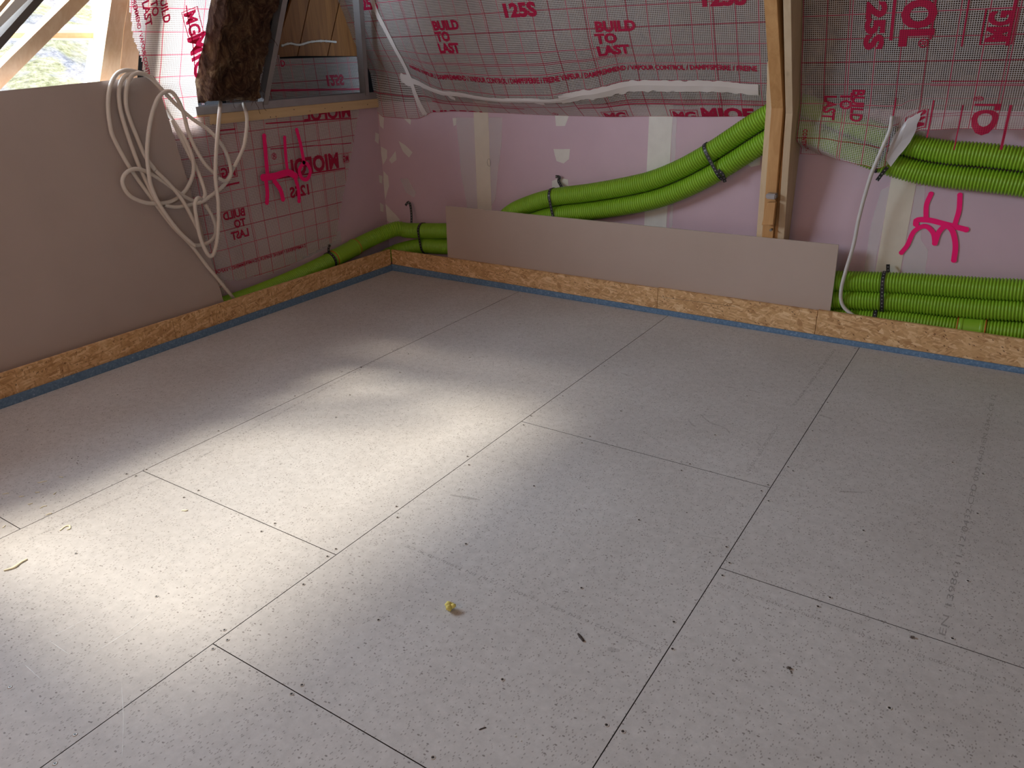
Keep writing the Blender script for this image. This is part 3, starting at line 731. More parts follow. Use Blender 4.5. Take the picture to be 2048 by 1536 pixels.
ctext('125S', (719, 20), 0.090, bold=0.045)
uvA = SC.find(822, 137); uvB = SC.find(1519, 143); vrow = SC.find(1100, 163)[1]
SC.text('FREINE VAPEUR / DAMPREMMEND / VAPOUR CONTROL / DAMPFSPERRE / FREINE VAPEUR / DAMPREMMEND / VAPOUR CONTROL / DAMPFSPERRE / FREINE', (uvA[0], vrow - 0.004), 0.036, bold=0.035, fit=uvB[0] - uvA[0] - 0.01, clipv=[((2.44, 0), (1, 0))])
# lap lettering, cut off by the fold
for b_, px_, bx in (('MG', 1207, True), ('MIO', 1262, False), ('MG', 1345, True), ('MIOFOL', 1402, False), ('MIOFOL', 868, False)):
    u_ = SC.find(px_, 228)[0]
    SC.text(b_, (u_, -0.018 if px_ != 868 else -0.06), 0.105 if not bx else 0.075, bold=0.045, sx=1.1 if not bx else 1.15, box_=bx, clipv=[((0, 0.003), (0, -1)), ((2.44, 0), (1, 0)), ((0, 0.095), (0, 1))] + ([((1.60, 0), (1, 0))] if px_ == 1262 else []) + ([((1.22, 0), (1, 0))] if px_ == 868 else []))
SC.text('®', (SC.find(1107, 228)[0], 0.012), 0.045, bold=0.01)
for a_, b_ in ((0.35, 1.05), (1.40, 2.44)):
    SC.line((a_, 0.080), (b_, 0.080), 0.006); SC.line((a_, 0.092), (b_, 0.092), 0.002)
for vv in (0.345, 0.352): SC.line((0.0, vv), (2.4, vv), 0.002)
SC.tape([(742, -25), (752, 20), (790, 95), (822, 160), (854, 232)], 0.034, 'long white tape running diagonally down the left end of the centre foil')
SC.tape([(802, 156), (850, 172), (900, 187), (960, 196), (1040, 201), (1105, 202), (1150, 196)], 0.030, 'thin white tape following the sagging fold on the left half of the centre foil', jag=0.25)
SC.tape([(1120, 200), (1180, 189), (1240, 175), (1290, 170), (1340, 171), (1400, 171), (1460, 174), (1517, 180)], 0.056, 'crumpled wide white tape following the fold on the right half of the centre foil', jag=0.35)
SC.tape([(895, 183), (903, 194), (911, 197)], 0.028, 'small torn tape scrap below the thin tape near the diagonal tape', jag=0.5)
SC.tape([(1070, 203), (1080, 206), (1090, 207)], 0.020, 'small torn tape scrap under the middle of the sagging fold', jag=0.5)
SC.tape([(801, 150), (812, 157), (826, 161)], 0.05, 'short white tape crossing the diagonal tape', jag=0.4)

# --- right foil: hangs from the slope over the duct hump, print runs up and down
ux = [(p.x, p.z) for p in PU if p.x > 2.4 and p.y > 0.05]
def ductz(x): return min(ux, key=lambda q: abs(q[0] - x))[1]
RB = [(2.60, 0.905), (2.66, 0.86), (2.76, 0.86), (2.90, 0.84), (3.02, 0.86), (3.07, 0.95), (3.12, 1.02), (3.3, 1.03), (3.7, 1.035), (4.6, 1.02)]
RBL = [(ony(x_, y_, 0.13).x, ony(x_, y_, 0.13).z) for x_, y_ in ((1597, 309), (1646, 311), (1693, 319), (1728, 325), (1761, 333), (1786, 325))] + [(3.06, 0.97), (3.12, 1.015), (3.3, 1.025), (3.7, 1.03), (4.6, 1.02)]
def fR(u, v):
    zb_ = interp(u, RBL); z = 0.83 + 0.93 * v + (zb_ - 0.83) * (1 - sm(v / 0.42)); zd = ductz(u) - 0.045
    y = 0.050 - 0.38 * max(0, z - 1.13) - 0.012 * sm((z - 1.05) / 0.2) * math.sin(u * 3.0)
    tuck = sm((zd - 0.105 - z) / 0.05) * (1 - sm((u - 3.00) / 0.08))
    y += 0.105 * tuck 
    amp = 0.010 * math.exp(-((z - 1.05) / 0.15) ** 2)
    y += amp * noise.noise(Vector((u * 14 - z * 6, z * 12, 5))) + 0.006 * noise.noise(Vector((u * 5, z * 6, 8)))
    return Vector((u, min(y, 0.162), z))
SR = Sheet(fR, 2.597, 4.6, 0.0, 1.36, 130, 90, 'vapour_foil', 'foil_thin', 'printed foil right of the timbers, draped over the green duct pair, its print turned sideways', (0, -1, 0))
D_ = (0, -1); E_ = (1, 0)     # reading downwards
def rtext(body, px, size, **k): SR.text(body, SR.find(*px), size, **k)
rtext('125S', (1739, -30), 0.100, ex=(0, -1), ey=(1, 0), bold=0.05, fit=0.262)
rtext('OL', (1811, 0), 0.165, ex=(0, -1), ey=(1, 0), bold=0.05, fit=0.185)
rtext('®', (1838, 77), 0.05, ex=(0, -1), ey=(1, 0), bold=0.01)
rtext('MG', (1972, 90), 0.105, ex=(0, 1), ey=(-1, 0), bold=0.04, box_=True) if False else rtext('MG', (2016, 84), 0.112, ex=(0, 1), ey=(-1, 0), bold=0.045, box_=True, sx=0.72)
rtext('MG', (1846, 252), 0.085, ex=(0, 1.6), ey=(-1, 0), bold=0.04, box_=True, sx=0.62)
rtext('LO', (2000, 207), 0.125, ex=(0, -1.55), ey=(-1, 0), bold=0.045, sx=1.0)
rtext('®', (1968, 192), 0.05, ex=(0, -1.5), ey=(-1, 0), bold=0.01)
rtext('LAST', (1650, 190), 0.072, ex=(0, -1), ey=(1, 0), bold=0.035, sx=0.85)
rtext('TO', (1682, 185), 0.072, ex=(0, -1), ey=(1, 0), bold=0.035, sx=0.85)
rtext('BUILD', (1706, 178), 0.072, ex=(0, -1), ey=(1, 0), bold=0.035, sx=0.85)
rtext('CONTROL', (1607, 258), 0.028, ex=(0, -1), ey=(1, 0), bold=0.02)
for px_, y0_, y1_, wd in ((1796, -60, 80, 0.012), (1880, -60, 78, 0.006), (1948, -60, 92, 0.006), (2040, -40, 90, 0.012), (1792, 195, 262, 0.006), (1868, 200, 275, 0.006), (1926, 210, 300, 0.005), (2022, 210, 300, 0.010)):
    a_ = SR.find(px_, y0_); b_ = SR.find(px_, y1_); SR.line((a_[0], min(a_[1], 1.3)), (a_[0], b_[1]), wd)
a_ = SR.find(1601, -20); SR.line((a_[0], 0.15), (a_[0], 1.3), 0.003)
for vv in (0.395, 0.415, 0.08): SR.line((3.13, vv), (4.2, vv), 0.003)
SR.tape([(1816, 238), (1808, 262), (1800, 290), (1782, 333)], 0.100, 'broad frosted tape closing the foil round the green duct pair at right', mat='tape_clear', lift=0.006, jag=0.15)

# --- lower foil on the left wall, print seen mirrored: u = -y, v = z
LB = [(-0.2, 0.50), (-0.10, 0.47), (0.10, 0.41), (0.25, 0.365), (0.55, 0.30), (0.75, 0.245), (1.10, 0.20), (1.7, 0.2)]
def fL(u, v):
    y = -u; x = XW + 0.006 + 0.010 * (1 + noise.noise(Vector((u * 4, v * 3, 2)))) * sm((v - 0.1) / 0.4) + 0.02 * sm((u - 0.9) / 0.3) * math.sin(u * 9) ** 2
    x += 0.02 * sm((0.75 - v) / 0.5) * sm((u - 0.6) / 0.3)
    return Vector((x, y, v))
pr0 = onx(716, 215, XW).y; pr1 = onx(686, 470, XW).y
def clipL(u, v):
    p = Vector((XW, -u, v)); lim = pr1 + (pr0 - pr1) * (v - 0.45) / 0.6
    q = proj(p)
    if -u > lim: return False
    lowpts = [(440, 562), (480, 558), (530, 549), (570, 536), (605, 517), (645, 496), (690, 470)]
    if q[0] > 440:
        for (a, ya), (b, yb_) in zip(lowpts, lowpts[1:]):
            if a <= q[0] <= b and q[1] > ya + (yb_ - ya) * (q[0] - a) / (b - a): return False
        if q[0] > 690 and q[1] > 470: return False
    return True
SL = Sheet(fL, -0.1, 1.52, 0.08, 1.10, 150, 110, 'vapour_foil', 'foil_clear', 'printed foil on the left wall below the wooden rail, its lettering mirrored and spray marked', (1, 0, 0), clip=clipL)
MX, MY = (-1, 0), (0, 1)       # mirrored print: text x runs from right to left in the picture
def find_l(px, py): p = onx(px, py, XW + 0.016); return (-p.y, p.z)
def ltext(body, px, size, **k): SL.text(body, find_l(*px), size, ex=(1, 0), ey=(0, 1), **k)
ltext('MIOFOL', (678, 334), 0.128, bold=0.04, fit=0.43) ; ltext('MG', (697, 322), 0.055, bold=0.03, box_=True, sx=0.6, clipv=None)
ltext('®', (553, 318), 0.05, bold=0.01); ltext('125S', (622, 387), 0.085, bold=0.035)
ltext('BUILD', (490, 430), 0.060, bold=0.035); ltext('TO', (490, 450), 0.060, bold=0.035); ltext('LAST', (496, 470), 0.060, bold=0.035)
ltext('MG', (472, 350), 0.07, bold=0.04, box_=True)
ltext('DAMPFSPERRE / FREINE VAPEUR / DAMPREMMEND / VAPOUR', (612, 494), 0.026, bold=0.02, fit=0.72)
ltext('MIOFOL', (702, 232), 0.10, bold=0.04, fit=0.40, clipv=[((0, 1.075), (0, 1))])
for (a_, b_, wd) in (((530, 247), (702, 236), 0.007), ((540, 298), (702, 286), 0.005), ((556, 357), (690, 336), 0.008), ((430, 262), (470, 258), 0.008), ((430, 375), (478, 365), 0.010)):
    q0, q1 = find_l(*a_), find_l(*b_); SL.line(q0, q1, wd)
spray([([(528, 272), (533, 330), (535, 352)], 1.0), ([(569, 275), (571, 310), (575, 345)], 0.8), ([(593, 260), (601, 290), (607, 322)], 0.9), ([(526, 355), (550, 352), (575, 345), (590, 352)], 1.5),
       ([(607, 325), (598, 340), (603, 356), (614, 358), (620, 343), (614, 328), (607, 325)], 0.9), ([(531, 360), (534, 385), (533, 405)], 1.0), ([(548, 362), (560, 380), (565, 398)], 1.1), ([(590, 358), (596, 380), (597, 402)], 0.9)],
      XW + 0.034, SL.o, 0.026)

# --- sunlit foil hanging in front of the window post, print running down: u = -y, v = z
EL = [(0.95, -0.70), (1.06, -1.28), (1.2, -1.395), (1.3, -1.43), (1.45, -1.47), (1.66, -1.39), (2.2, -1.2)]
def fW(u, v):
    x = XW + 0.018 + 0.50 * max(0, v - 1.27) + 0.012 * math.sin(u * 16 + v * 5) + 0.008 * noise.noise(Vector((u * 8, v * 8, 4)))
    return Vector((x, -u, v))
def clipW(u, v):
    q = proj(fW(u, v))
    Lft = [(-400, 240), (0, 256), (60, 262), (140, 284), (180, 310), (250, 345), (400, 420)]
    Rgt = [(-400, 520), (0, 442), (100, 420), (215, 398), (300, 400), (345, 398), (400, 400)]
    return interp(q[1], Lft) <= q[0] <= interp(q[1], Rgt)
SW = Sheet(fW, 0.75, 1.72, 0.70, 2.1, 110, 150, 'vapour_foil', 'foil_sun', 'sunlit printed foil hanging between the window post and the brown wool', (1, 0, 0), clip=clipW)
exW = (Vector(SW.find(284, 140)) - Vector(SW.find(262, 28))).normalized(); eyW = Vector((exW.y, -exW.x))
for b_, p_, s_, k_ in (('MG', (367, 26), 0.082, dict(box_=True)), ('MIO', (374, 74), 0.135, {}), ('BUILD', (317, -14), 0.054, {}), ('TO', (300, 2), 0.054, {}), ('LAST', (283, 4), 0.054, {}), ('DAMPREMMEND / VAPOUR CONTROL / DAMP', (252, -30), 0.028, {})):
    if eyW.x > 0: eyW = -eyW
    SW.text(b_, SW.find(*p_), s_, ex=exW, ey=eyW, bold=0.03, clipv=[((0, 0.98), (0, -1)), ((0, 2.0), (0, 1))], sx=0.9, **k_)
a_ = SW.find(372, 10); b_ = SW.find(390, 150); SW.line(a_, b_, 0.006)

# ------------------------------------------------------------------ niche at the top left: rail, track, studs, wool, boards, inner foil
yl, yr = onx(398, 250, XW).y - 0.02, 0.165
bm = newbm(); box(bm, (XW - 0.06, yl, 1.055), (XW + 0.030, yr, 1.108), bevel=0.002)
tag(obj('wall_rail', bm, 'rail_wood'), 'pale wooden rail on top of the left wall with a row of nail holes', 'rail')
bm = newbm()
for x_, y_ in ((426, 249), (541, 234), (552, 233), (588, 219), (620, 222), (650, 217), (684, 215), (735, 209)):
    bm = newbm(); p = onx(x_, y_, XW + 0.0305); sweep(bm, [p - Vector((0.004, 0, 0)), p + Vector((0.0008, 0, 0))], 0.003, 8); child('nail_hole', bm, 'pen', bpy.data.objects['wall_rail'])
bm = newbm(); y0_, y1_ = yl, yr
prism(bm, [(XW + 0.028, y0_, 1.109), (XW + 0.028, y0_, 1.150), (XW + 0.025, y0_, 1.150), (XW + 0.025, y0_, 1.112), (XW - 0.075, y0_, 1.112), (XW - 0.075, y0_, 1.150), (XW - 0.078, y0_, 1.150), (XW - 0.078, y0_, 1.109)], (0, y1_ - y0_, 0))
tag(obj('metal_track', bm, 'metal'), 'grey metal track lying on the wooden rail under the brown wool', 'metal track')
def stud(pa, pb, wpx, label):
    a = onx(pa[0], pa[1], XW + 0.01); z1 = 2.0
    b = hit(pb[0], pb[1], (XW + 0.01 + KT * 0, a.y, 0), (0, 1, 0))
    return a, b
def stud2(pa, pb, wd, dp, label):
    """C stud from the track up along the slope"""
    a = onx(pa[0], pa[1], XW + 0.02); a.z = 1.115; b = onT(pb[0], pb[1]); dvec = (b - a); b = a + dvec * ((2.0 - a.z) / dvec.z); y = Vector((0, wd, 0)); n = Vector((-dp, 0, 0))
    bm = newbm(); tk = 0.002
    for q0, e0, e1 in ((a, y, n * (tk / dp)), (a, y * (tk / wd), n), (a + y * (1 - tk / wd), y * (tk / wd), n * 0.3)):
        vs = [q0, q0 + e0, q0 + e0 + e1, q0 + e1]; prism(bm, vs, b - a)
    return tag(obj('metal_stud', bm, 'metal'), label, 'metal stud', 'grey metal studs of the niche')
stud2((523, 204), (565, 0), 0.036, 0.05, 'grey metal stud beside the brown wool block')
stud2((731, 186), (718, 0), 0.034, 0.05, 'grey metal stud in the room corner left of the centre foil')
# wool block: displaced slab
def woolblock():
    bm = newbm(); A = [onT(474, -140, -0.01), onT(409, 216, -0.01), onT(520, 206, -0.01), onT(592, -140, -0.01)]
    nu, nv = 46, 90; G = {}
    for i in range(nu + 1):
        for j in range(nv + 1):
            s_, t_ = i / nu, j / nv
            p = A[0].lerp(A[3], s_).lerp(A[1].lerp(A[2], s_), t_)
            edge = min(s_, 1 - s_, t_, 1 - t_)
            n = noise.noise(p * 9) * 0.036 + noise.noise(p * 24 + Vector((3, 1, 2))) * 0.020 + noise.noise(p * 60) * 0.009
            dpt = -0.05 * (1 - sm(edge / 0.06))
            side = Vector((0, 1, 0)) * noise.noise(Vector((t_ * 14, s_ * 2, 0))) * 0.012
            G[i, j] = bm.verts.new(p + TN * (n + dpt) + side * (1 if edge < 0.03 else 0.4))
    for i in range(nu):
        for j in range(nv): bm.faces.new((G[i, j], G[i + 1, j], G[i + 1, j + 1], G[i, j + 1]))
    brd = [e for e in bm.edges if e.is_boundary]; r = bmesh.ops.extrude_edge_only(bm, edges=brd)
    nv_ = [g for g in r['geom'] if isinstance(g, bmesh.types.BMVert)]
    for v in nv_: v.co -= TN * 0.08
    bmesh.ops.contextual_create(bm, geom=[g for g in r['geom'] if isinstance(g, bmesh.types.BMEdge)])
    rnd = random.Random(3)
    for k in range(26):                              # loose fibres
        s_, t_ = rnd.random(), 0.35 + rnd.random() * 0.62; p = A[0].lerp(A[3], s_).lerp(A[1].lerp(A[2], s_), t_) + TN * 0.022
        P = [p]
        dr = Vector((0, rnd.uniform(-.4, .4), -1))
        for q in range(6): dr += Vector((rnd.uniform(-.3, .3), rnd.uniform(-.7, .7), rnd.uniform(-.3, .3))); P.append(P[-1] + dr.normalized() * 0.016)
        sweep(bm, catmull(P, 3), 0.0012, 4)
    bmesh.ops.recalc_face_normals(bm, faces=bm.faces[:])
    return tag(obj('mineral_wool_batt', bm, 'wool'), 'torn brown mineral wool batt filling the slope left of the metal stud', 'insulation')
woolblock()
# roof boards seen deep inside the niche
XB = -0.62
def onBk(px, py): return onx(px, py, XB)
edges = [((548, 115), (585, -10)), ((595, 112), (621, -10)), ((655, 112), (682, -10)), ((735, 112), (745, -10))]
for k in range(3):
    (a0, a1), (c0, c1) = edges[k], edges[k + 1]
    q = [onBk(*a0) , onBk(*c0), onBk(*c1), onBk(*a1)]
    g_ = Vector((0, 0.004, 0)); q = [q[0] + g_, q[1] - g_, q[2] - g_, q[3] + g_]
    d3 = (q[2] - q[1]); q[2] = q[1] + d3 * 1.5; d3 = (q[3] - q[0]); q[3] = q[0] + d3 * 1.5
    bm = newbm(); prism(bm, q, (-0.02, 0, 0))
    tag(obj('roof_board', bm, 'plank'), ['orange roof board next to the left stud inside the niche', 'middle orange roof board inside the niche', 'orange roof board nearest the room corner inside the niche'][k], 'board', 'roof boards inside the niche')
bm = newbm(); P = [onx(x_, y_, XB + 0.004) for x_, y_ in ((562, 92), (580, 87), (598, 90), (620, 84), (645, 82), (672, 84))]
sweep(bm, resample(catmull(P, 6), 0.01), lambda i: 0.007 + 0.004 * noise.noise(Vector((i * .6, 0, 0))), 7); tag(obj('dried_glue_bead', bm, 'filler'), 'pale dried glue line across the roof boards in the niche', 'glue')
def fN(u, v): return Vector((-0.40 + 0.006 * noise.noise(Vector((u * 6, v * 6, 1))) - 0.10 * v, -u, 1.13 + v))
SN = Sheet(fN, -0.30, 1.0, 0.0, 0.30, 50, 14, 'vapour_foil', 'foil', 'printed foil strip at the back of the niche below the orange boards', (1, 0, 0),
           clip=lambda u, v: proj(fN(u, v))[1] > 110)
def ntext(b_, p_, s_, **k): SN.text(b_, SN.find(*p_), s_, ex=(-1, 0), ey=(0, -1), **k)
ntext('125S', (648, 152), 0.088, bold=0.035); ntext('D', (559, 121), 0.05, bold=0.02)
SN.line(SN.find(540, 181), SN.find(735, 178), 0.012)
bm = newbm(); box(bm, (-0.75, -1.3, 1.0), (-0.70, 0.80, 2.2)); box(bm, (-0.70, 0.75, 1.0), (-0.17, 0.80, 2.2)); box(bm, (-0.70, -0.98, 1.0), (-0.25, -0.95, 2.2)); box(bm, (-0.70, -1.3, 1.02), (-0.25, 0.80, 1.05)); box(bm, (-0.75, -1.3, 2.2), (0.25, 0.80, 2.25))  # added near-black box, blocks outside light and darkens the niche
tag(obj('niche_blackout_lining', bm, 'dark'), 'near-black lining added around the open niche to keep light out', 'lining')

# ------------------------------------------------------------------ window, posts, brace
def tprism(name, px, off0, off1, mat, label, cat='timber', group=None, parent=None):
    """polygon in the window slope (off0 behind its plane) with real depth"""
    q = [onW(x, y, off0) for x, y in px]; bm = newbm(); prism(bm, q, -TN * (off1 - off0))
    if parent: return child(name, bm, mat, parent)
    return tag(obj(name, bm, mat), label, cat, group)
tprism('window_post', [(258, -260), (291, -260), (256, 0), (247, 60), (237, 165), (225, 260), (188, 260), (200, 160), (223, 0)], 0.03, 0.12, 'lightened_wood', 'wooden post, its colour lightened as if sunlit, at the right side of the window')
tprism('window_post', [(292, -260), (320, -260), (281, 60), (274, 165), (262, 260), (226, 260), (238, 165), (248, 60), (257, 0)], 0.07, 0.13, 'lightened_wood', 'second thinner wooden board half hidden behind the sunlit foil')
tprism('timber_brace', [(-150, 272), (-150, 320), (0, 180), (180, 0), (240, -60), (200, -60), (139, 0), (0, 136)], 0.05, 0.09, 'lightened_wood', 'pale diagonal timber brace across the window', 'brace')
WO = 0.16
win = empty('window_1', onW(100, 180, WO)); win['kind'] = 'structure'
bm = newbm()
for px in ([(190, -60), (232, -60), (223, 0), (200, 160), (190, 250), (172, 250), (184, 160), (201, 39), (194, 0)], [(-700, 250), (190, 250), (188, 262), (-700, 262)]):
    prism(bm, [onW(x, y, WO) for x, y in px], -TN * 0.06)
child('window_frame', bm, 'white', win)
bm = newbm(); prism(bm, [onW(x, y, WO + 0.005) for x, y in ((-480, 59), (200, 59), (200, 66), (-700, 66))], -TN * 0.05); prism(bm, [onW(x, y, WO + 0.005) for x, y in ((-700, 77), (198, 77), (198, 80), (-700, 80))], -TN * 0.05)
child('glazing_bar', bm, 'white', win)
bm = newbm(); prism(bm, [onW(x, y, WO + 0.012) for x, y in ((-700, 66.2), (199, 66.2), (199, 76.8), (-700, 76.8))], -TN * 0.04); child('glazing_bar', bm, 'lightened_wood', win)
bm = newbm(); prism(bm, [onW(x, y, WO + 0.03) for x, y in ((-700, 258), (188, 258), (226, -200), (-700, -200))], -TN * 0.004); child('window_pane', bm, 'glass', win)
tprism('sash_rail', [(-200, 300), (-200, 328), (0, 100), (88, 0), (202, -130), (183, -130), (67, 0), (0, 75)], 0.0, 0.05, 'dark_bar', 'dark grey bar slanting across the top left of the window', 'bar')
tprism('sash_rail', [(-200, 268), (0, 55), (58, -2), (172, -130), (145, -130), (30, 0), (0, 34), (-200, 245)], 0.0, 0.04, 'white', 'pale sash bar slanting above the dark grey bar', 'bar')
tprism('sash_rail', [(-200, 238), (0, 26), (22, 0), (132, -130), (118, -130), (10, 0), (0, 12), (-200, 226)], 0.0, 0.04, 'lightened_wood', 'thin orange wooden bar in the extreme top left corner', 'bar')
# garden bank outside
bm = newbm(); G = {}
for i in range(61):
    for j in range(61):
        x = -1.6 - 24 * (i / 60) ** 1.5; y = -16 + 36 * j / 60
        z = -0.9 + 0.34 * (-1.6 - x) + 0.35 * noise.noise(Vector((x * .5, y * .5, 0))) + 0.12 * noise.noise(Vector((x * 3, y * 3, 0)))
        G[i, j] = bm.verts.new((x, y, z))
for i in range(60):
    for j in range(60): bm.faces.new((G[i, j], G[i + 1, j], G[i + 1, j + 1], G[i, j + 1]))
tag(obj('garden_ground', bm, 'ground', smooth=True), 'bright rough garden bank of grass and gravel seen through the window', 'ground', kind='stuff')

# ------------------------------------------------------------------ conduits and cable
def onxz(px, py, lift):
    n = Vector((1, 0, (0.13 - 0.045) / 1.3)).normalized(); return hit(px, py, Vector((-0.045 + 0.012 + lift, 0, 0)), n)
loops = [
 ([(316, 168, -.03), (300, 156, -.01), (278, 145, .01), (250, 141, .02), (232, 150, .01), (220, 175, .01), (216, 210, .01), (220, 250, .01), (228, 278, .01), (260, 336, .01), (302, 395, .01), (344, 451, .012), (382, 490, .01), (414, 532, .01), (440, 563, .0), (461, 589, -.02), (470, 600, -.05)]),
 ([(306, 158, -.02), (285, 148, .0), (262, 147, .02), (246, 157, .02), (238, 180, .012), (240, 215, .01), (249, 250, .01), (264, 295, .01), (283, 343, .012), (311, 399, .03), (330, 427, .035), (358, 465, .035), (386, 489, .035), (412, 487, .03), (428, 474, .03), (431, 455, .03), (424, 432, .03), (410, 408, .03)]),
 ([(311, 341, .045), (290, 312, .015), (274, 275, .012), (260, 240, .012), (252, 210, .015), (253, 178, .02), (262, 153, .03), (278, 146, .03), (296, 152, .02), (318, 173, .02), (352, 209, .03), (384, 237, .04), (417, 260, .05), (443, 289, .06), (457, 318, .06), (462, 344, .06), (458, 357, .06), (449, 362, .06), (438, 357, .06)]),
 ([(311, 341, .045), (344, 374, .045), (367, 404, .05), (386, 439, .05), (396, 458, .05)]),
 ([(391, 493, .05), (362, 467, .05), (339, 439, .05), (316, 404, .055), (302, 371, .055), (297, 343, .055), (294, 305, .05), (298, 258, .045), (307, 218, .04), (319, 192, .04), (337, 182, .04), (351, 192, .04), (366, 223, .035), (375, 258, .03), (389, 293, .03), (410, 328, .03), (431, 349, .035)]),
 ([(392, 404, .02), (367, 392, .03), (325, 362, .03), (292, 343, .03), (269, 338, .03), (251, 347, .03), (245, 366, .03), (258, 390, .03), (285, 404, .03), (311, 407, .03), (344, 402, .025), (370, 382, .02), (384, 355, .02), (387, 335, .02), (384, 312, .02), (372, 283, .0), (355, 255, -.02), (338, 230, -.04), (322, 205, -.06)]),
 ([(330, 411, .03), (350, 414, .03), (375, 411, .03), (400, 405, .04), (414, 397, .045), (449, 369, .05), (468, 334, .05)]),
 ([(344, 240, -.02), (360, 272, -.01), (376, 305, 0.0), (392, 335, .01), (404, 365, .03), (410, 388, .04), (405, 402, .04)]),
]
bm = newbm()
for lp in loops: sweep(bm, resample(catmull([onxz(*q) for q in lp], 10), 0.010), 0.0098, 10)
tag(obj('coiled_conduit', bm, 'conduit', smooth=True), 'tangled coil of white plastic conduit hung over the corner of the leaning sheet', 'conduit', 'white conduits')
def tube(pts, r, name, mat, label, cat, group=None):
    bm = newbm(); sweep(bm, resample(catmull(pts, 10), 0.010), r, 10); return tag(obj(name, bm, mat, smooth=True), label, cat, group)
tube([onx(441, 205, XW + 0.03)] + [onxz(x, y, l) for x, y, l in ((439, 225, .08), (436, 260, .085), (432, 310, .085), (431, 357, .08), (436, 400, .08), (437, 440, .08), (434, 480, .08), (427, 508, .08), (419, 512, .08), (408, 495, .08), (398, 465, .08), (392, 430, .08), (390, 408, .085), (395, 396, .085), (403, 398, .07))],
     0.0098, 'conduit', 'conduit', 'white conduit hanging from below the brown wool in a long narrow loop', 'conduit', 'white conduits')
tube([onx(487, 208, XW + 0.03)] + [onxz(x, y, l) for x, y, l in ((492, 225, .10), (494, 245, .10), (489, 287, .09), (478, 315, .08), (468, 334, .07))],
     0.0098, 'conduit', 'conduit', 'short white conduit curving over the wooden rail toward the coil', 'conduit', 'white conduits')
tube([ony(1784, 232, 0.03), ony(1779, 262, 0.02), ony(1762, 302, 0.015), ony(1744, 345, 0.02), ony(1730, 390, 0.04), ony(1717, 440, 0.05), ony(1707, 490, 0.05), ony(1692, 540, 0.043), ony(1683, 575, 0.040), ony(1682, 600, 0.040), ony(1690, 617, 0.040), ony(1708, 632, 0.040), ony(1722, 645, 0.040)],
     0.0088, 'electric_cable', 'cable', 'pale grey cable dropping from the right foil to the floor past the offcut', 'cable')

# ------------------------------------------------------------------ floor: screws, stamps, scuffs, crumbs
scr = [(449, 1260), (455, 1280), (426, 1298), (150, 1469), (110, 1527), (20, 1374), (583, 1388), (604, 1370), (607, 1169), (313, 1193), (152, 1107), (368, 995), (397, 981), (550, 1047), (523, 1063), (655, 1113), (672, 1098),
       (795, 1035), (793, 1013), (935, 913), (938, 930), (1047, 850), (1062, 832), (1068, 972), (672, 835), (700, 790), (590, 792), (437, 862), (253, 948), (293, 939), (272, 952), (1163, 1176), (932, 1088), (757, 1240), (1005, 1359), (866, 1515), (1213, 1450), (1246, 1463),
       (1345, 1298), (1348, 1244), (1445, 1151), (1459, 1126), (1453, 1094), (1660, 1195), (1636, 1213), (1905, 1277), (1936, 1162), (1779, 1416), (1727, 1061), (1523, 982), (1536, 970), (1363, 941), (1380, 928), (1164, 886), (1180, 873), (1278, 1040), (1430, 870), (1242, 822), (1125, 792), (1209, 732), (1494, 792), (1655, 805), (1625, 862), (1576, 934), (1586, 942), (1966, 948), (1905, 925), (1955, 1027), (1537, 1002),
       (1330, 636), (1232, 618), (1436, 654), (1710, 697), (1674, 742), (235, 790), (55, 860), (500, 690), (877, 660), (940, 715), (817, 708), (800, 745), (1040, 648)]
proto = None
for k, (x, y) in enumerate(scr[:98]):
    p = onz(x, y, 0.0)
    if proto is None:
        bm = newbm(); r0 = 0.0048
        P = [Vector((math.cos(t) * r0, math.sin(t) * r0, 0.0002)) for t in [i * math.pi / 6 for i in range(13)]]
        sweep(bm, P, 0.0011, 6, cap=False, mi=0)
        g = bmesh.ops.create_cone(bm, cap_ends=True, segments=12, radius1=0.0040, radius2=0.0036, depth=0.0006)['verts']
        for f in {f for v in g for f in v.link_faces}: f.material_index = 1
        for v in g: v.co.z += 0.0005
        for a in (0.6, 2.17):
            g = bmesh.ops.create_cube(bm, size=1)['verts']
            for f in {f for v in g for f in v.link_faces}: f.material_index = 2
            for v in g:
                q = Vector((v.co.x * 0.0044, v.co.y * 0.0012, v.co.z * 0.0003 + 0.0010)); v.co = Vector((q.x * math.cos(a) - q.y * math.sin(a), q.x * math.sin(a) + q.y * math.cos(a), q.z))
        me = bpy.data.meshes.new('screw'); bm.to_mesh(me); bm.free()
        for m_ in ('rim', 'screw', 'dark'): me.materials.append(M[m_])
        proto = bpy.data.objects.new('screw', me); s_ = proto
    else: s_ = proto.copy()
    C.objects.link(s_); s_.parent = floor; s_.location = (p.x, p.y, 0.0); s_.rotation_euler = (0, 0, random.random() * 3)
# stamped text rows on the boards (worn)
def stamp(body, a, b, h):
    pa, pb = onz(*a), onz(*b); L = (pb - pa).length; ex = (pb - pa).normalized(); ey = Vector((-ex.y, ex.x, 0))
    cu = bpy.data.curves.new('t', 'FONT'); cu.body = body; cu.size = h; ob = bpy.data.objects.new('t', cu); C.objects.link(ob)
    me = bpy.data.meshes.new_from_object(ob.evaluated_get(bpy.context.evaluated_depsgraph_get())); bpy.data.objects.remove(ob); bpy.data.curves.remove(cu)
    bm = newbm(); bm.from_mesh(me); bpy.data.meshes.remove(me); mx = max(v.co.x for v in bm.verts)
    for v in bm.verts: v.co = pa + ex * (v.co.x * L / mx) + ey * v.co.y + Vector((0, 0, 0.0004))
    child('stamped_text', bm, 'stampink', floor)
stamp('EN 634-2 12 CE 0432-CPD 00216-03 LUX 040 32 400 11-12 E1 00020-03 04 EN 13986', (1432, 1168), (2040, 1385), 0.016)
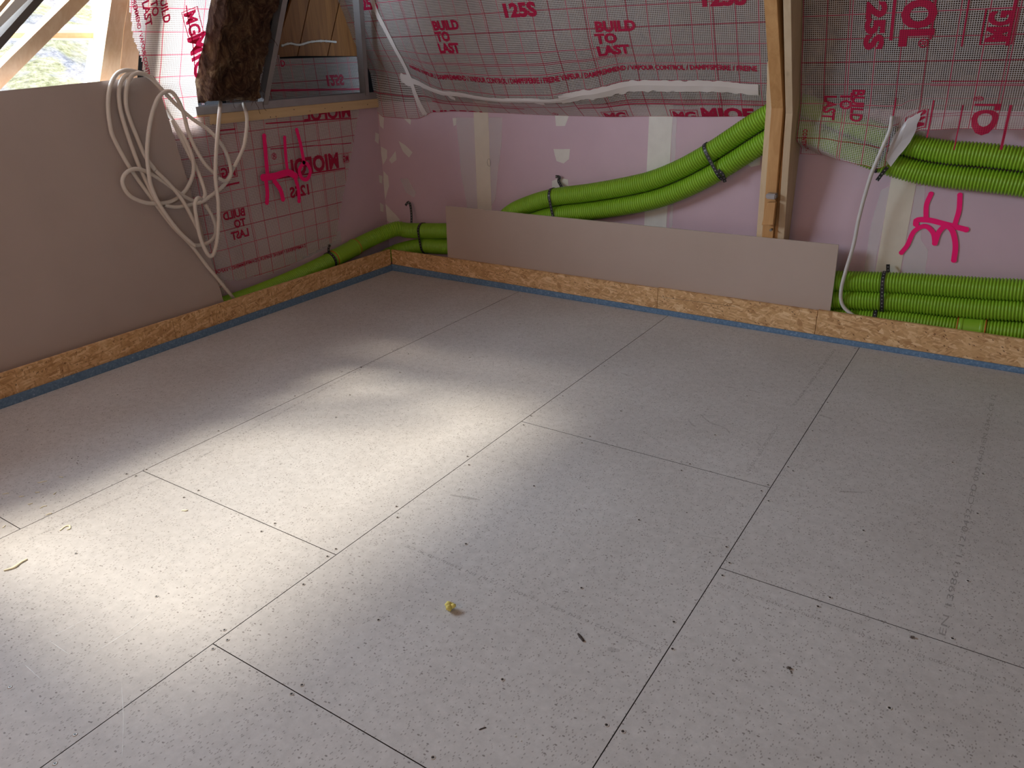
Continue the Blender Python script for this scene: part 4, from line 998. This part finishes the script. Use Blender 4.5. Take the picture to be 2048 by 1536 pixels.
stamp('0432-CPD 00216 EN 634-2 12 400 11-12 E1 EN 13986 040 32 CE', (1325, 1302), (815, 1090), 0.016)
stamp('EN 13986 11-12 0432-CPD 00216-03 EN 634-2 CE 12', (1890, 1275), (1992, 790), 0.022)
stamp('EN 634-2 0432-CPD 00216 11-12', (1498, 945), (1560, 850), 0.018); stamp('EN 634-2 0432-CPD 00216-03', (1590, 812), (1672, 700), 0.018)
stamp('EN 13986 11-12 0432-CPD 00216-03 EN 634-2 CE 12 EN 634-2 0432', (60, 1080), (330, 955), 0.016)
stamp('EN 13986 11-12 0432-CPD 00216-03 EN 634-2 CE 12 EN 634-2 0432', (340, 950), (810, 690), 0.014)
def fline(pts, wd, mat, name, z=0.0004):
    P = resample(catmull([onz(*p) for p in pts], 6), 0.02); bm = newbm()
    for q in P: q.z = z
    n = len(P); rows = []
    for i, q in enumerate(P):
        t = (P[min(i + 1, n - 1)] - P[max(i - 1, 0)]).normalized(); s_ = Vector((-t.y, t.x, 0)) * wd / 2 * (0.35 + 0.65 * math.sin(math.pi * (i + .5) / n)) * (0.6 + 0.8 * random.random())
        rows.append((bm.verts.new(q - s_), bm.verts.new(q + s_)))
    for A, B in zip(rows, rows[1:]): bm.faces.new((A[0], A[1], B[1], B[0]))
    child(name, bm, mat, floor)
for pts, wd in (([(380, 1055), (430, 1115), (470, 1165), (500, 1190)], .0016), ([(318, 1090), (350, 1140), (378, 1178)], .0016), ([(335, 1145), (352, 1168)], .0014), ([(60, 1068), (170, 1070), (270, 1068), (310, 1055)], .0018), ([(405, 1050), (438, 1070)], .0014),
                ([(318, 1215), (260, 1260), (190, 1305)], .0042), ([(190, 1228), (150, 1250), (110, 1270)], .0030), ([(96, 1280), (140, 1310)], .0016), ([(243, 1365), (247, 1440), (244, 1520)], .0022), ([(50, 1330), (85, 1362)], .0016), ([(1393, 1070), (1452, 1080)], .0018), ([(265, 1178), (285, 1190)], .0014), ([(940, 820), (965, 808)], .003)):
    fline(pts, wd, 'scratch', 'pale_scratch')
for pts, wd in (([(1375, 838), (1385, 850), (1393, 855)], .008), ([(1400, 828), (1420, 845), (1450, 856), (1460, 868)], .008), ([(1395, 830), (1435, 832)], .006), ([(1450, 773), (1470, 776)], .008), ([(1240, 745), (1260, 752)], .008), ([(1500, 780), (1520, 786)], .012), ([(1512, 882), (1522, 892)], .006), ([(1680, 983), (1730, 985)], .012), ([(1455, 990), (1485, 1010)], .004), ([(1640, 830), (1665, 838)], .014), ([(900, 990), (960, 1000)], .012), ([(1215, 1298), (1240, 1302)], .014)):
    fline(pts, wd, 'scuff', 'dark_scuff')
# long pencil line on the short OSB board
bm = newbm(); a = ony(1322, 594, 0.0100); b = ony(1470, 613, 0.0100); sweep(bm, [a, b], 0.0006, 4); child('pencil_line', bm, 'pen', next(o for o in bpy.data.objects if o.name.startswith('osb_board') and o['label'].startswith('short')))

def blob(name, p, r, mat, label, cat, group=None, n=3, sq=(1, 1, 0.7), seed=0, sub=2, rough=0.3):
    rnd = random.Random(seed); bm = newbm()
    for k in range(n):
        g = bmesh.ops.create_icosphere(bm, subdivisions=sub, radius=1)['verts']; rr = r * rnd.uniform(0.45, 0.8) if n > 1 else r
        c = Vector((rnd.uniform(-1, 1) * r * 0.55, rnd.uniform(-1, 1) * r * 0.55, 0)) if n > 1 else Vector((0, 0, 0)); an = rnd.random() * 3; h = rr * sq[2] * 0.9 + (rnd.uniform(0, 1) * r * sq[2] * 0.7 if k and n > 1 else 0)
        for v in g:
            q = v.co * (1 + rough * noise.noise(v.co * 2.3 + Vector((seed, k, 0)))); q = Vector((q.x * sq[0], q.y * sq[1], q.z * sq[2])) * rr
            v.co = Vector((q.x * math.cos(an) - q.y * math.sin(an), q.x * math.sin(an) + q.y * math.cos(an), q.z)) + c + Vector((0, 0, h))
    lo = min(v.co.z for v in bm.verts)
    for v in bm.verts: v.co += Vector((p.x, p.y, -lo))
    return tag(obj(name, bm, mat, smooth=True), label, cat, group)
p = onz(901, 1220); blob('foam_lump', p, 0.014, 'yellow', 'knobbly yellow foam lump on the grey floor in the foreground', 'foam lump', n=7, seed=4, sq=(1, 1, 0.9))
def curl(name, pts, r, mat, label, cat, group):
    P = resample(catmull([onz(*q) for q in pts], 8), 0.004)
    for q in P: q.z = r * 0.8
    n = len(P); bm = newbm(); sweep(bm, P, lambda i: r * (0.35 + 0.65 * max(0.0, math.sin(math.pi * (i + .5) / (n + .2))) ** 0.6) * (1 + 0.35 * noise.noise(Vector((i * .8, r * 100, 0)))), 8)
    for v in bm.verts: v.co.z *= 0.55
    return tag(obj(name, bm, mat, smooth=True), label, cat, group)
gp = 'cream foam shavings on the floor'
curl('foam_shaving', [(8, 1142), (28, 1136), (42, 1126), (55, 1119)], 0.0050, 'cream', 'largest curved cream foam shaving at the left edge of the floor', 'shaving', gp)
curl('foam_shaving', [(120, 1062), (130, 1054), (139, 1052), (140, 1058), (134, 1060)], 0.0032, 'cream', 'hooked cream foam shaving right of the short floor joint at left', 'shaving', gp)
sh = [((75, 966), (85, 964), (94, 962)), ((118, 955), (122, 954), (126, 955)), ((5, 989), (12, 987), (18, 987)), ((38, 994), (43, 993), (48, 993)), ((56, 1009), (61, 1008), (65, 1007)), ((80, 1017), (87, 1013), (94, 1012)), ((92, 1031), (98, 1028), (104, 1027)), ((107, 989), (110, 987), (112, 985)), ((70, 986), (74, 985), (79, 985)), ((5, 1056), (9, 1053), (11, 1051))]
lb = ['wavy cream foam shaving in the shade edge left of the stubby one', 'stubby cream foam shaving nearest the leaning sheet', 'thin cream foam shaving by the left picture edge in the shade', 'thin flat cream foam shaving left of centre in the scatter', 'pale broad foam crumb above the short floor joint', 'cream foam shaving just above the long floor joint', 'cream foam shaving lying on the long floor joint', 'dark sided small shaving pointing up to the right', 'tiny thin shaving below the wavy one', 'small shaving beside the short floor joint']
for s_, l_ in zip(sh, lb): curl('foam_shaving', s_, 0.0022, 'cream', l_, 'shaving', gp)
curl('wood_chip', [(1156, 1268), (1160, 1274), (1167, 1283)], 0.0042, 'chip', 'small black splinter on the floor right of the yellow foam lump', 'chip', 'dark chips on the floor')
curl('wood_chip', [(958, 1460), (965, 1457), (972, 1455)], 0.0017, 'chip', 'thin dark splinter on the floor near the bottom of the picture', 'chip', 'dark chips on the floor')
curl('wood_chip', [(364, 1021), (371, 1022), (376, 1021)], 0.0035, 'cream', 'small olive crumb on the brightly lit floor board', 'chip', 'dark chips on the floor')
gc = 'small crumbs on the floor'
cr = [((722, 735), 0.005, 'largest dark crumb in the heap on the far floor joint'), ((1578, 1337), 0.006, 'dark crumb cluster on the floor near the lower right'), ((1824, 1275), 0.005, 'dark crumb just below the floor joint at right'), ((1030, 1473), 0.0022, 'left one of two tiny white crumbs near the bottom edge'), ((1042, 1481), 0.0024, 'right one of two tiny white crumbs near the bottom edge'),
      ((1582, 671), 0.004, 'white crumbs lying on the blue foam strip')]
for k, (q, r_, l_) in enumerate(cr[:5]): blob('crumb', onz(*q), r_, 'crumb' if 'white' not in l_ else 'filler', l_, 'crumb', gc, n=4 if r_ > 0.004 else 2, seed=k + 20, sub=1, sq=(1, 1, 0.45))
rnd = random.Random(11); bm = newbm()
def grit(cx, cy, n, spx, spy, rmin=0.0008, rmax=0.0022):
    for k in range(n):
        p = onz(cx + rnd.gauss(0, spx), cy + rnd.gauss(0, spy))
        g = bmesh.ops.create_icosphere(bm, subdivisions=1, radius=rnd.uniform(rmin, rmax))['verts']
        for v in g: v.co = Vector((v.co.x * 1.3, v.co.y, v.co.z * 0.5)) + Vector((p.x, p.y, 0.0006))
grit(700, 742, 22, 14, 6); grit(150, 920, 14, 22, 8); grit(1578, 1337, 12, 6, 4); grit(300, 905, 10, 60, 40); grit(560, 760, 10, 60, 20); grit(850, 640, 10, 30, 8); grit(1640, 690, 8, 60, 6); grit(1450, 1120, 10, 30, 10); grit(1300, 900, 10, 150, 60)
tag(obj('floor_grit', bm, 'crumb'), 'scattered dark grit lying over the floor boards', 'grit', kind='stuff')
rnd = random.Random(5); bm = newbm()
for k in range(14):
    p = ony(1582 + rnd.gauss(0, 6), 671, 0.004); g = bmesh.ops.create_icosphere(bm, subdivisions=1, radius=rnd.uniform(0.0012, 0.0024))['verts']
    for v in g: v.co = v.co + Vector((p.x, rnd.uniform(0.001, 0.008), 0.0235))
tag(obj('foam_crumbs', bm, 'filler'), 'white crumbs on the blue foam strip at the back', 'crumb', kind='stuff')
